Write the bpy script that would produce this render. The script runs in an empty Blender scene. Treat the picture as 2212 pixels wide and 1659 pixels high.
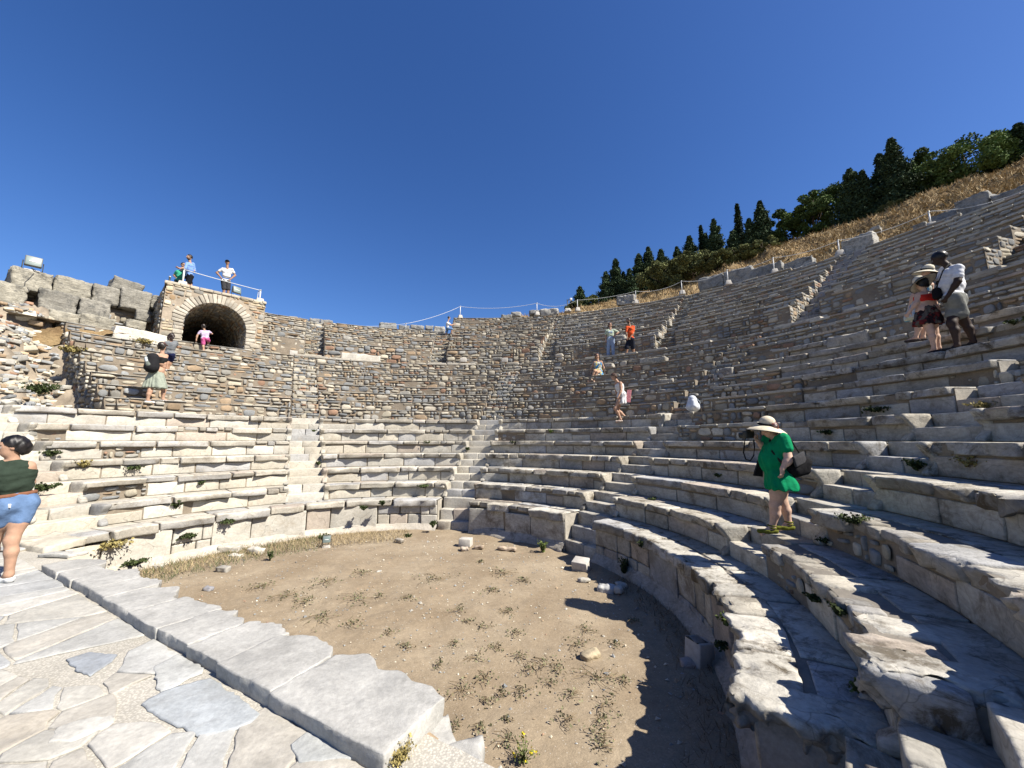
import bpy, math, random
import numpy as np
rng = np.random.default_rng(7)
random.seed(7)
SC = bpy.context.scene
COL = SC.collection
# ---------------------------------------------------------------- camera model (photo scale 2212 x 1659)
PITCH, FOC, PCX, PCY = 0.1465, 824.0, 1106.0, 829.5
CX, CY = -2.5, 5.5            # centre of the round seating; the camera stands at the origin, 2.4 m above the orchestra floor
FLOOR = -2.4
STAGE = -1.62
def ray(x, y):
    u = (x-PCX)/FOC; v = -(y-PCY)/FOC
    return np.array([u, math.cos(PITCH)-v*math.sin(PITCH), math.sin(PITCH)+v*math.cos(PITCH)])
def onz(x, y, h):
    d = ray(x, y); return d*h/d[2]
def oncyl(x, y, R, c=(CX, CY)):
    d = ray(x, y); a = d[0]**2+d[1]**2; b = -2*(d[0]*c[0]+d[1]*c[1]); cc = c[0]**2+c[1]**2-R*R
    return d*(-b+math.sqrt(b*b-4*a*cc))/2/a
def P3(R, th, z=0.0):
    t = math.radians(th); return np.array([CX+R*math.cos(t), CY+R*math.sin(t), z])
def polar(p):
    a, b = p[0]-CX, p[1]-CY; return math.hypot(a, b), math.degrees(math.atan2(b, a))
# ---------------------------------------------------------------- noise
class SNoise:
    def __init__(s, seed, octv=4, f0=1.0, gain=.55):
        r = np.random.default_rng(seed); s.k = []
        for o in range(octv):
            for j in range(5):
                d = r.normal(size=3); d /= np.linalg.norm(d)
                s.k.append((d*f0*2**o*r.uniform(.7, 1.4)*2*math.pi, r.uniform(0, 6.28), gain**o*.5))
    def __call__(s, P):
        P = np.asarray(P, float); out = 0
        w = P + .12*np.sin(P[..., [1, 2, 0]]*3.1)
        for d, ph, a in s.k: out = out + a*np.sin(w@d+ph)
        return out
N1 = SNoise(1, 3, 1.3); N2 = SNoise(2, 3, 1.3); N3 = SNoise(3, 3, 1.3); NF = SNoise(4, 2, 6.0); NL = SNoise(5, 2, .18)
# ---------------------------------------------------------------- mesh collector
class MB:
    def __init__(s): s.v = []; s.f3 = []; s.f4 = []; s.c = []; s.n = 0; s.ng = []
    def add(s, V, F4=None, F3=None, col=(.5, .5, .5)):
        V = np.asarray(V, float).reshape(-1, 3); s.v.append(V)
        if F4 is not None and len(F4): s.f4.append(np.asarray(F4, int)+s.n)
        if F3 is not None and len(F3): s.f3.append(np.asarray(F3, int)+s.n)
        c = np.asarray(col, float)
        if c.ndim == 1: c = np.tile(c, (len(V), 1))
        s.c.append(c); s.n += len(V)
    def poly(s, V, faces, col=(.5, .5, .5)):
        V = np.asarray(V, float); s.v.append(V); s.ng += [[i+s.n for i in f] for f in faces]
        c = np.asarray(col, float)
        if c.ndim == 1: c = np.tile(c, (len(V), 1))
        s.c.append(c); s.n += len(V)
    def build(s, name, mat, parent=None, smooth=True, origin=None):
        me = bpy.data.meshes.new(name)
        V = np.concatenate(s.v) if s.v else np.zeros((0, 3))
        if origin is not None: V = V-np.asarray(origin)
        f4 = np.concatenate(s.f4) if s.f4 else np.zeros((0, 4), int)
        f3 = np.concatenate(s.f3) if s.f3 else np.zeros((0, 3), int)
        sizes = [4]*len(f4)+[3]*len(f3)+[len(f) for f in s.ng]
        loops = np.concatenate([f4.ravel(), f3.ravel(), np.array([i for f in s.ng for i in f], int)]).astype(np.int32)
        me.vertices.add(len(V)); me.vertices.foreach_set('co', V.astype(np.float32).ravel())
        me.loops.add(len(loops)); me.loops.foreach_set('vertex_index', loops)
        me.polygons.add(len(sizes)); st = np.concatenate([[0], np.cumsum(sizes)[:-1]]).astype(np.int32)
        me.polygons.foreach_set('loop_start', st); me.polygons.foreach_set('loop_total', np.array(sizes, np.int32))
        me.polygons.foreach_set('use_smooth', np.full(len(sizes), smooth))
        me.update(calc_edges=True); me.validate()
        C = np.concatenate(s.c); at = me.color_attributes.new('Col', 'FLOAT_COLOR', 'POINT')
        at.data.foreach_set('color', np.hstack([C, np.ones((len(C), 1))]).astype(np.float32).ravel())
        o = bpy.data.objects.new(name, me); COL.objects.link(o)
        if mat is not None:
            for m in (mat if isinstance(mat, list) else [mat]): me.materials.append(m)
        if origin is not None and parent is None: o.location = origin
        if origin is not None and parent is not None: o.location = np.asarray(origin)-np.asarray(parent_loc(parent))
        elif parent is not None: o.location = -np.asarray(parent_loc(parent))
        if parent is not None: o.parent = parent
        return o
def parent_loc(p):
    l = np.zeros(3)
    while p is not None: l = l+np.array(p.location); p = p.parent
    return l
def tag(o, label=None, cat=None, group=None, kind=None):
    if label: o['label'] = label
    if cat: o['category'] = cat
    if group: o['group'] = group
    if kind: o['kind'] = kind
    return o
def empty(name, loc, label, cat, group=None, kind=None):
    o = bpy.data.objects.new(name, None); COL.objects.link(o); o.location = loc; o.empty_display_size = .1
    return tag(o, label, cat, group, kind)
# ---------------------------------------------------------------- rounded, weathered stone block
_bc = {}
def boxgrid(nx, ny, nz):
    k = (nx, ny, nz)
    if k in _bc: return _bc[k]
    idx = {}; V = []; F = []
    def vid(i, j, l):
        q = (i, j, l)
        if q not in idx: idx[q] = len(V); V.append((2*i/nx-1, 2*j/ny-1, 2*l/nz-1))
        return idx[q]
    for i in range(nx):
        for j in range(ny):
            F.append([vid(i, j, 0), vid(i, j+1, 0), vid(i+1, j+1, 0), vid(i+1, j, 0)])
            F.append([vid(i, j, nz), vid(i+1, j, nz), vid(i+1, j+1, nz), vid(i, j+1, nz)])
    for i in range(nx):
        for l in range(nz):
            F.append([vid(i, 0, l), vid(i+1, 0, l), vid(i+1, 0, l+1), vid(i, 0, l+1)])
            F.append([vid(i, ny, l), vid(i, ny, l+1), vid(i+1, ny, l+1), vid(i+1, ny, l)])
    for j in range(ny):
        for l in range(nz):
            F.append([vid(0, j, l), vid(0, j, l+1), vid(0, j+1, l+1), vid(0, j+1, l)])
            F.append([vid(nx, j, l), vid(nx, j+1, l), vid(nx, j+1, l+1), vid(nx, j, l+1)])
    _bc[k] = (np.array(V), np.array(F)); return _bc[k]
def stone(lx, ly, lz, seg, rough=.02, rnd=.02, seed=None, topflat=True, taper=None):
    """weathered block centred on the origin, sizes lx, ly, lz"""
    if seed is None: seed = rng.uniform(0, 1000)
    n = [max(1, min(26, int(round(a/seg)))) for a in (lx, ly, lz)]
    n = [max(3, a) for a in n]
    U, F = boxgrid(*n)
    U = U.copy()
    for ax_, hv in enumerate((lx/2, ly/2, lz/2)):
        st_ = 2/n[ax_]; e0 = min(.42, max(rnd*1.1, .006)/hv)
        u = U[:, ax_]; au = np.abs(u); s2 = 1-st_
        U[:, ax_] = np.where(au > s2+1e-6, u, np.sign(u)*(au/max(s2, 1e-6))*(1-e0))
    # push inner grid lines towards the edges so that roundings are sampled
    h = np.array([lx, ly, lz])/2
    P = U*h
    S = P+seed*np.array([1.0, 1.7, 2.3])
    ro = np.clip(rnd*(.35+1.2*np.maximum(0, N1(S*2.8))**1.5), .002, .45*h.min())[:, None]
    inner = np.clip(P, -(h-ro), (h-ro)); d = P-inner; L = np.linalg.norm(d, axis=1, keepdims=True)
    nrm = np.where(L > 1e-9, d/np.maximum(L, 1e-9), 0)
    P = np.where(L > 1e-9, inner+nrm*ro, P)
    D = np.stack([N1(S*.8), N2(S*.8), N3(S*.8)], 1)*rough*.45
    if seg < .09: D = D+np.stack([NF(S), NF(S+9), NF(S+17)], 1)*rough*.16
    if topflat:
        up = np.abs(U[:, 2:3]) > .99
        D[:, 2:3] = np.where(up, D[:, 2:3]*.25, D[:, 2:3])
    P = P+D
    return P, F
def polmap(P, R, th, z):
    """local x along the arc (towards smaller angle), y radial outwards, z up"""
    r = R+P[:, 1]; a = math.radians(th)-P[:, 0]/R
    return np.stack([CX+r*np.cos(a), CY+r*np.sin(a), z+P[:, 2]], 1)
def rotmap(P, loc, rz=0, rx=0, ry=0):
    cx, sx = math.cos(rx), math.sin(rx); cy, sy = math.cos(ry), math.sin(ry); cz, sz = math.cos(rz), math.sin(rz)
    Rx = np.array([[1, 0, 0], [0, cx, -sx], [0, sx, cx]]); Ry = np.array([[cy, 0, sy], [0, 1, 0], [-sy, 0, cy]]); Rz = np.array([[cz, -sz, 0], [sz, cz, 0], [0, 0, 1]])
    return P@(Rz@Ry@Rx).T+np.asarray(loc)
def segfor(p): return min(.16, max(.022, math.sqrt(p[0]**2+p[1]**2+p[2]**2)*.011))
# ---------------------------------------------------------------- colours of stone
def marble_col():
    t = rng.random(); b = rng.uniform(.47, .64)
    if t < .45: c = np.array([1, .945, .82])
    elif t < .78: c = np.array([1, .92, .76])
    elif t < .93: c = np.array([.92, .91, .88])*.9
    else: c = np.array([.95, .82, .68])*.9
    return c*b
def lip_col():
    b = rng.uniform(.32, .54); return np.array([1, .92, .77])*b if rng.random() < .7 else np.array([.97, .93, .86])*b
def rubble_cols(n, warm=0.):
    t = rng.random(n); b = rng.uniform(.75, 1.25, n)[:, None]
    pal = np.array([[.29, .30, .30], [.36, .345, .305], [.46, .415, .32], [.56, .51, .41], [.38, .28, .18], [.34, .21, .14], [.22, .23, .235]])
    pr = np.array([.21, .22, .22, .14, .09+warm, .05, .07]); pr /= pr.sum()
    i = np.searchsorted(np.cumsum(pr), t); i = np.minimum(i, 6)
    return pal[i]*b
# ---------------------------------------------------------------- rubble facing: stones packed on a strip
def pack(L, H, cw, ch):
    nx = max(2, int(round(L/cw))); nz = max(1, int(round(H/ch)))
    occ = np.zeros((nz, nx), bool); out = []
    for z in range(nz):
        x = 0
        while x < nx:
            if occ[z, x]: x += 1; continue
            w = int(rng.choice([1, 2, 3, 4], p=[.22, .42, .26, .10])); hh = int(rng.choice([1, 2], p=[.62, .38]))
            if w == 1: hh = min(hh, 1) if rng.random() < .6 else hh
            ww = 0
            while ww < w and x+ww < nx and not occ[z, x+ww]: ww += 1
            hh = min(hh, nz-z)
            if occ[z:z+hh, x:x+ww].any(): hh = 1
            occ[z:z+hh, x:x+ww] = True
            out.append((x, z, ww, hh)); x += ww
    a = np.array(out, float); dx = L/nx; dz = H/nz
    return np.stack([a[:, 0]*dx, a[:, 1]*dz, a[:, 2]*dx, a[:, 3]*dz], 1)
def rubble(mb, L, H, mapf, cw=.085, ch=.078, gap=.012, relief=.03, warm=0., keep=1.0, seedv=0., round_=2.2):
    """mapf(s, z, out) -> world; s along the wall, z up, out = proud of the mortar"""
    R = pack(L, H, cw, ch)
    if keep < 1: R = R[rng.random(len(R)) < keep]
    n = len(R); K = 9
    cxx = R[:, 0]+R[:, 2]/2; cz = R[:, 1]+R[:, 3]/2
    hx = np.maximum(R[:, 2]/2-gap*rng.uniform(.3, 2.2, n), .018); hz = np.maximum(R[:, 3]/2-gap*rng.uniform(.3, 1.8, n), .018)
    ang = (np.arange(K)/K*2*math.pi)[None, :]+rng.uniform(0, .7, (n, 1))
    e = 2/rng.uniform(round_, round_+2.6, (n, 1))
    ca, sa = np.cos(ang), np.sin(ang)
    jx = 1+rng.uniform(-.20, .10, (n, K)); jz = 1+rng.uniform(-.20, .10, (n, K))
    ox = np.sign(ca)*np.abs(ca)**e*hx[:, None]*jx; oz = np.sign(sa)*np.abs(sa)**e*hz[:, None]*jz
    tilt = rng.uniform(-.12, .12, (n, 1)); ox, oz = ox-tilt*oz, oz+tilt*ox*.6
    rel = rng.uniform(.35, 1.25, (n, 1))*relief; sl = rng.uniform(-.25, .25, (n, 2))
    rings = []
    for sc, dep in ((1.03, -.3), (.97, .62), (.74, 1.0)):
        x = ox*sc; z = oz*sc; d = rel*dep*(1+0*x) + (x*sl[:, :1]+z*sl[:, 1:])*(dep > 0)*.6
        if dep == 1: d = d+rng.uniform(-.12, .12, x.shape)*relief
        rings.append((x+cxx[:, None], z+cz[:, None], d))
    S = np.concatenate([r[0] for r in rings]+[cxx[:, None]], 1); Z = np.concatenate([r[1] for r in rings]+[cz[:, None]], 1)
    D = np.concatenate([r[2] for r in rings]+[rel*rng.uniform(.95, 1.15, (n, 1))], 1)
    W = mapf(S.ravel(), np.clip(Z.ravel(), -.02, H+.03), D.ravel())
    M = 3*K+1; base = (np.arange(n)*M)[:, None, None]
    k = np.arange(K); k2 = (k+1) % K
    q = np.concatenate([np.stack([r*K+k, r*K+k2, (r+1)*K+k2, (r+1)*K+k], 1) for r in (0, 1)])
    t = np.stack([2*K+k, 2*K+k2, np.full(K, 3*K)], 1)
    F4 = (base+q[None]).reshape(-1, 4); F3 = (base+t[None]).reshape(-1, 3)
    C = rubble_cols(n, warm); C = np.repeat(C, M, 0)
    mb.add(W, F4, F3, C)
def polface(Rf, th0, z0, slope=0.):
    """wall face looking at the centre: s runs clockwise from th0"""
    def f(s, z, o):
        a = math.radians(th0)-s/Rf; w = .02*np.sin(s*1.7+z0*3)+.013*np.sin(s*4.3+z0*7)
        r = Rf+w-o+z*slope
        return np.stack([CX+r*np.cos(a), CY+r*np.sin(a), z0+z+.012*np.sin(s*2.3+z0)], 1)
    return f
def lineface(p0, p1, z0, outv):
    p0 = np.asarray(p0, float); p1 = np.asarray(p1, float); d = (p1-p0)/np.linalg.norm(p1-p0); o3 = np.asarray(outv, float)
    def f(s, z, o):
        return np.stack([p0[0]+d[0]*s+o3[0]*o, p0[1]+d[1]*s+o3[1]*o, z0+z+0*s], 1)
    return f
def gridstrip(mb, fn, ns, nt, col):
    """fn(s01, t01)->world arrays; adds a quad grid"""
    S, T = np.meshgrid(np.linspace(0, 1, ns+1), np.linspace(0, 1, nt+1), indexing='ij')
    W = fn(S.ravel(), T.ravel()); i = np.arange(ns)[:, None]*(nt+1)+np.arange(nt)[None]
    q = np.stack([i, i+nt+1, i+nt+2, i+1], -1).reshape(-1, 4)
    mb.add(W, q, None, col)
# ---------------------------------------------------------------- materials
def nodes(name):
    m = bpy.data.materials.new(name); m.use_nodes = True; nt = m.node_tree
    return m, nt, nt.nodes['Principled BSDF']
def nd(nt, t, **kw):
    n = nt.nodes.new(t)
    for k, v in kw.items():
        if k.startswith('i_'): n.inputs[k[2:].replace('_', ' ')].default_value = v
        else: setattr(n, k, v)
    return n
def mix(nt, bt, a, b, fac):
    n = nt.nodes.new('ShaderNodeMix'); n.data_type = 'RGBA'; n.blend_type = bt
    for s, v in ((0, fac), (6, a), (7, b)):
        if isinstance(v, bpy.types.NodeSocket): nt.links.new(v, n.inputs[s])
        else: n.inputs[s].default_value = v if s == 0 else (*v, 1)
    return n.outputs[2]
def noise(nt, scale, det=4, rough=.6, vec=None, dist=0.):
    n = nd(nt, 'ShaderNodeTexNoise'); n.inputs['Scale'].default_value = scale; n.inputs['Detail'].default_value = det; n.inputs['Roughness'].default_value = rough; n.inputs['Distortion'].default_value = dist
    if vec is not None: nt.links.new(vec, n.inputs['Vector'])
    return n.outputs['Fac']
def ramp(nt, src, pts):
    r = nt.nodes.new('ShaderNodeValToRGB'); nt.links.new(src, r.inputs[0])
    while len(r.color_ramp.elements) < len(pts): r.color_ramp.elements.new(.5)
    for e, (p, c) in zip(r.color_ramp.elements, pts):
        e.position = p; e.color = (*(c if hasattr(c, '__len__') else (c, c, c)), 1)
    return r.outputs[0]
def geo(nt): return nt.nodes.new('ShaderNodeNewGeometry').outputs['Position']
def vcol(nt):
    a = nt.nodes.new('ShaderNodeAttribute'); a.attribute_name = 'Col'; return a.outputs['Color']
def bump(nt, bs, h, strength, dist, prev=None):
    b = nt.nodes.new('ShaderNodeBump'); b.inputs['Strength'].default_value = strength; b.inputs['Distance'].default_value = dist
    nt.links.new(h, b.inputs['Height'])
    if prev is not None: nt.links.new(prev, b.inputs['Normal'])
    nt.links.new(b.outputs[0], bs.inputs['Normal']); return b.outputs[0]
def mapping(nt, vec, scale=(1, 1, 1), rot=(0, 0, 0)):
    m = nt.nodes.new('ShaderNodeMapping'); m.inputs['Scale'].default_value = scale; m.inputs['Rotation'].default_value = rot
    nt.links.new(vec, m.inputs['Vector']); return m.outputs[0]
DIM = .74
def mat_stone(name, stain=.5, vein=.3, bumpd=.012, rough=.8, sc=1.0, stcol=(.17, .155, .135), crack=.0, big=.70, bed=False):
    m, nt, bs = nodes(name); p = geo(nt); c = vcol(nt)
    bigv = big; big = ramp(nt, noise(nt, 1.7*sc, 6, .7, p), [(.3, bigv), (.68, 1.14)])
    fine = ramp(nt, noise(nt, 22*sc, 5, .7, p), [(.25, .80), (.75, 1.16)])
    c = mix(nt, 'MULTIPLY', c, big, 1.0); c = mix(nt, 'MULTIPLY', c, fine, 1.0)
    if vein > 0:
        v = ramp(nt, noise(nt, 2.2*sc, 6, .62, mapping(nt, p, (1, 1, 3.2), (.5, .35, .2)), 1.6), [(.40, 1.0), (.5, 1-vein), (.60, 1.0)])
        c = mix(nt, 'MULTIPLY', c, v, 1.0)
    st = ramp(nt, noise(nt, 3.6*sc, 9, .75, p, .4), [(.49, 0.), (.62, 1.)])
    st2 = ramp(nt, noise(nt, .9*sc, 3, .5, p), [(.3, stain*.15), (.62, stain)])
    f = mix(nt, 'MULTIPLY', st, st2, 1.0)
    c = mix(nt, 'MIX', c, stcol, f)
    c = mix(nt, 'MULTIPLY', c, (DIM, DIM, DIM), 1.0)
    if crack > 0:
        vo = nd(nt, 'ShaderNodeTexVoronoi', feature='DISTANCE_TO_EDGE'); vo.inputs['Scale'].default_value = 1.9
        wv = nt.nodes.new('ShaderNodeVectorMath'); wv.operation = 'ADD'
        nn = nd(nt, 'ShaderNodeTexNoise'); nn.inputs['Scale'].default_value = 3.; nt.links.new(p, nn.inputs['Vector'])
        sm = nt.nodes.new('ShaderNodeVectorMath'); sm.operation = 'SCALE'; sm.inputs['Scale'].default_value = .35; nt.links.new(nn.outputs['Color'], sm.inputs[0])
        nt.links.new(p, wv.inputs[0]); nt.links.new(sm.outputs[0], wv.inputs[1]); nt.links.new(wv.outputs[0], vo.inputs['Vector'])
        ck = ramp(nt, vo.outputs['Distance'], [(.0, 1-crack*2.5), (.008, 1.)])
        c = mix(nt, 'MULTIPLY', c, ck, 1.0)
    nt.links.new(c, bs.inputs['Base Color']); bs.inputs['Roughness'].default_value = rough; bs.inputs['Specular IOR Level'].default_value = .25
    b = bump(nt, bs, noise(nt, 7*sc, 8, .68, p), .8, bumpd)
    if bed: b = bump(nt, bs, noise(nt, 3.0, 7, .7, mapping(nt, p, (1, 1, 5.5)), .6), .8, .05, b)
    b = bump(nt, bs, noise(nt, 45*sc, 6, .75, p), .55, bumpd*.35, b)
    return m
def mat_plain(name, col=None, rough=.7, metal=0., var=.12, scale=30, bumps=0., spec=.3):
    m, nt, bs = nodes(name)
    c = vcol(nt) if col is None else None
    p = nt.nodes.new('ShaderNodeTexCoord').outputs['Object']
    n = ramp(nt, noise(nt, scale, 4, .6, p), [(.3, 1-var), (.7, 1+var)])
    c = mix(nt, 'MULTIPLY', c if c is not None else col, n, 1.0); c = mix(nt, 'MULTIPLY', c, (DIM, DIM, DIM), 1.0)
    nt.links.new(c, bs.inputs['Base Color']); bs.inputs['Roughness'].default_value = rough; bs.inputs['Metallic'].default_value = metal; bs.inputs['Specular IOR Level'].default_value = spec
    if bumps: bump(nt, bs, noise(nt, scale, 5, .6, p), .6, bumps)
    return m
M = {}
M['marble'] = mat_stone('weathered_marble', .42, .12, .008, .75, 1.0, (.34, .28, .20), crack=.18, big=.86)
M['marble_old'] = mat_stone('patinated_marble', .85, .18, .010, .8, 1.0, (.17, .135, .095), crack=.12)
M['lip_clean'] = mat_stone('pale_marble_edge', .62, .12, .016, .82, 1.25, (.20, .165, .12), crack=.15, big=.80)
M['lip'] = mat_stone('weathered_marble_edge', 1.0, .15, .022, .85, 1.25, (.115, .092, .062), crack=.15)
M['rubble'] = mat_stone('rubble_stone', .35, .0, .012, .88, 1.6)
M['mortar'] = mat_stone('lime_mortar', .5, .0, .014, .95, 1.3, (.15, .125, .095))
M['ashlar'] = mat_stone('grey_limestone', .85, .25, .05, .9, 1.0, (.085, .085, .08), crack=.16, bed=True)
M['paving'] = mat_stone('paving_marble', .4, .10, .010, .75, 1.5, (.27, .27, .26))
M['steel'] = mat_plain('galvanised_steel', (.42, .43, .42), .5, .5, .06)
M['whitepost'] = mat_plain('white_painted_post', (.72, .72, .70), .5, 0, .06)
M['concrete'] = mat_plain('concrete_foot', (.50, .47, .42), .9, 0, .15, 12, .004)
M['rope'] = mat_plain('pale_rope', (.62, .63, .62), .8, 0, .1)
M['dark'] = mat_plain('dark_plastic', (.03, .035, .03), .5, 0, .1)
M['leaf'] = mat_plain('leaf_green', None, .8, 0, .25, 8, 0, .08)
M['bark'] = mat_plain('bark', (.10, .075, .05), .9, 0, .3, 10, .01)
M['cloth'] = mat_plain('fabric', None, .88, 0, .14, 16, .018, .12)
M['skin'] = mat_plain('skin', None, .62, 0, .10, 25, .001, .22)
M['hair'] = mat_plain('hair', None, .45, 0, .25, 90, .002, .35)
# ================================================================= the theatre
NROW = 15
def bumpR(th): return float(np.interp(th, [-65, -35, -10, 30, 60, 75, 98, 116, 128, 145, 170], [4.88, 4.88, 4.82, 4.80, 4.83, 5.06, 5.18, 5.08, 4.92, 4.82, 4.76]))-4.85
def RR(i, th=0): return 4.85+.65*i+bumpR(th)*max(0., 1-i/3.5)
def ZZ(i): return -1.58+.39*i
STC = [164.5, 121.0, 79.3, 36.0, -3.6, -41.2]
HW = .44
def swid(R, w=HW): return math.degrees(math.asin(w/R))
def wedges(R):
    out = []
    for a, b in zip(STC[:-1], STC[1:]): out.append((a-swid(R), b+swid(R)))
    out.append((STC[-1]-swid(R), -55.))
    return out          # (theta_start, theta_end), going clockwise
UR0, UZ0 = 15.45, 5.05
UST = [119.3, 96.0, 73.5, 51.0, 31.0, 13.0, -6.0]
def URR(j): return UR0+.62*j
def UZZ(j): return UZ0+.388*j
def utop(th): return 5 if th > 95 else (10 if th > 38 else (9 if th > 22 else 8))

theatre = empty('ancient_theatre', (CX, CY, FLOOR), 'ruined stone theatre of curved marble and rubble seat rows around the dirt orchestra', 'theatre')
MORT = np.array([.27, .225, .17])

def polmap2_(P, R, th, z):
    a = math.radians(th); e = np.array([math.cos(a), math.sin(a)]); t = np.array([math.sin(a), -math.cos(a)])
    r = R+P[:, 1]
    return np.stack([CX+r*e[0]+P[:, 0]*t[0], CY+r*e[1]+P[:, 0]*t[1], z+P[:, 2]], 1)
def seat_blocks(th0, th1, R, lo, hi):
    """split the arc [th0 > th1] into pieces lo..hi metres long"""
    out = []; a = th0
    while True:
        w = math.degrees(rng.uniform(lo, hi)/R)
        if a-w < th1+math.degrees(lo*.6/R): w = a-th1
        out.append((a, a-w)); a -= w
        if a <= th1+1e-6: return out
rubrow = {(3, 0): .25, (2, 1): .1, (3, 1): .2, (2, 4): .45, (3, 4): .2, (2, 5): .6, (1, 4): .2, (4, 0): .15, (4, 1): .15}
def marble_row(i, w, rng_=None):
    zt = ZZ(i); zb = FLOOR if i == 0 else ZZ(i-1)
    Rm = RR(i, 60); a0, a1 = rng_ if rng_ else wedges(Rm)[w]
    riser = MB(); top = MB(); rub = MB()
    rubfrac = rubrow.get((i, w), .06)
    if rng_: rubfrac = .0 if i == 0 else .03
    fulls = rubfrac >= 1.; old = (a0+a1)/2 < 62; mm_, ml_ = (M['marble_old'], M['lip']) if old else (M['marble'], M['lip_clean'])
    lipH = rng.uniform(.12, .145); face = RR(i)+.035
    # mortar core behind everything
    def core(s, t):
        a = a0+(a1-a0)*s
        R = np.array([RR(i, x) for x in a])+(.115 if rubfrac < .03 else .055); ar = np.radians(a)
        return np.stack([CX+R*np.cos(ar), CY+R*np.sin(ar), zb-.05+(zt-.03-zb+.05)*t], 1)
    gridstrip(rub, core, max(4, int((a0-a1)/2)), 3, MORT)
    def tread(s, t):
        a = a0+(a1-a0)*s; ar = np.radians(a)
        R = np.array([RR(i, x) for x in a])+.05+(.72)*t
        return np.stack([CX+R*np.cos(ar), CY+R*np.sin(ar), zt-.018+0*R+.006*np.sin(R*9+a)], 1)
    gridstrip(rub, tread, max(4, int((a0-a1)/2)), 5, np.array([.24, .215, .18]))
    for ae, sg_ in ((a0, 1), (a1, -1)):      # closed ends of the bank
        e_ = math.radians(ae); q = []
        for r_ in (RR(i, ae)+.06, RR(i, ae)+.74): q.append((CX+r_*math.cos(e_), CY+r_*math.sin(e_)))
        rub.add([[*q[0], zb-.05], [*q[1], zb-.05], [*q[1], zt-.03], [*q[0], zt-.03]], [[0, 1, 2, 3]], None, np.array([.47, .43, .36]))
    # upright panels
    hgt = (zt-lipH)-zb
    ranges = seat_blocks(a0, a1, Rm, .45, 1.25) if i else seat_blocks(a0, a1, Rm, .5, 1.2)
    wide_rub = []
    for (b0, b1) in ranges:
        mid = (b0+b1)/2; R = RR(i, mid); L = math.radians(b0-b1)*R-.012
        if rng.random() < rubfrac and L > .3 or fulls:
            Rf = R+.05
            rubble(rub, math.radians(b0-b1)*Rf, hgt, polface(Rf, b0, zb), .10, .09, .02, .03, .05, .75)
            continue
        sg = segfor(P3(R, mid, zt)); deep = .10
        if i == 0 and rng.random() < (.7 if b0 < 28 or b0 > 78 and b0 < 102 else .12):      # podium: two stacked or broken pieces
            cut = rng.uniform(.35, .65)
            for z0, z1 in ((zb, zb+hgt*cut-.006), (zb+hgt*cut+.006, zt-lipH-.008)):
                for q0, q1 in seat_blocks(b0, b1, R, .22, .6):
                    l = math.radians(q0-q1)*R-.014
                    P, F = stone(l, deep, z1-z0, sg, .012, .03); riser.add(polmap(P, R+.04+deep/2, (q0+q1)/2, (z0+z1)/2), F, None, marble_col()*.92)
        else:
            hh = hgt-.012-(rng.uniform(.02, .06) if rng.random() < .3 else 0)
            P, F = stone(L, deep, hh, sg, .007, .012)
            riser.add(polmap(P, R+.035+deep/2, mid, zb+hh/2+.004), F, None, marble_col())
    # overhanging edge slabs
    lips = []
    for (b0, b1) in seat_blocks(a0, a1, Rm, .35, 1.35):
        L_ = math.radians(b0-b1)*Rm; near = np.linalg.norm(P3(Rm, (b0+b1)/2, zt)) < 5.6
        if near and L_ > .7:
            k_ = 2; cu = [b0]+sorted([b0+(b1-b0)*(q+rng.uniform(.75, 1.25))/k_ for q in range(k_-1)], reverse=True)+[b1]
            lips += list(zip(cu[:-1], cu[1:]))
        else: lips.append((b0, b1))
    for (b0, b1) in lips:
        near = np.linalg.norm(P3(Rm, (b0+b1)/2, zt)) < 5.6
        mid = (b0+b1)/2; R = RR(i, mid); L = math.radians(b0-b1)*R-.012
        sg = segfor(P3(R, mid, zt)); rr = rng.random()
        if fulls or rr < .10+rubfrac*.4:
            for q0, q1 in seat_blocks(b0, b1, R, .12, .34):
                l = math.radians(q0-q1)*R-.012; hh = rng.uniform(.07, .13); dp = rng.uniform(.16, .3)
                P, F = stone(l, dp, hh, max(sg, .03), .014, .03)
                top.add(polmap(P, R+dp/2+rng.uniform(-.02, .05), (q0+q1)/2, zt-hh/2-rng.uniform(0, .02)), F, None, lip_col()*.95)
            continue
        over = rng.uniform(-.07, .02) if i else rng.uniform(-.09, .0); hh = lipH+(rng.uniform(.0, .06) if i == 0 else rng.uniform(-.02, .02))
        dp = rng.uniform(.38, .43)
        P, F = stone(L, dp, hh, sg, .016, .03)
        # broken front edge
        if near:
            fr = np.clip((-P[:, 1]/dp-.15)/.3, 0, 1); Sx = np.c_[P[:, 0]*1.0+b0*7, P[:, 2]*1.6, P[:, 1]+i*3]
            P[:, 1] += fr*(.032*np.abs(N1(Sx*1.8))+.013*np.abs(NF(Sx*.7))); P[:, 2] -= fr*(P[:, 2] > hh*.3)*.020*np.abs(N3(Sx*3)); P[:, 2] += fr*(P[:, 2] < -hh*.3)*.022*N2(Sx*1.5)
            P[:, 0] *= 1-.02/L
        q = P[:, 1] < -dp*.28
        P[q, 1] += .030*N2(np.c_[P[q, 0]*1.3+b0*9, P[q, 2]*2, P[q, 2]*0+i])+.012*NF(np.c_[P[q, 0]+b0*9, P[q, 2], P[q, 2]*0+i])
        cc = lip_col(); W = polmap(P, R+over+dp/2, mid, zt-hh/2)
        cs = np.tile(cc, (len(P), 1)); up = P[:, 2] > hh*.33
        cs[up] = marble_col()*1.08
        top.add(W, F, None, cs)
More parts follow.
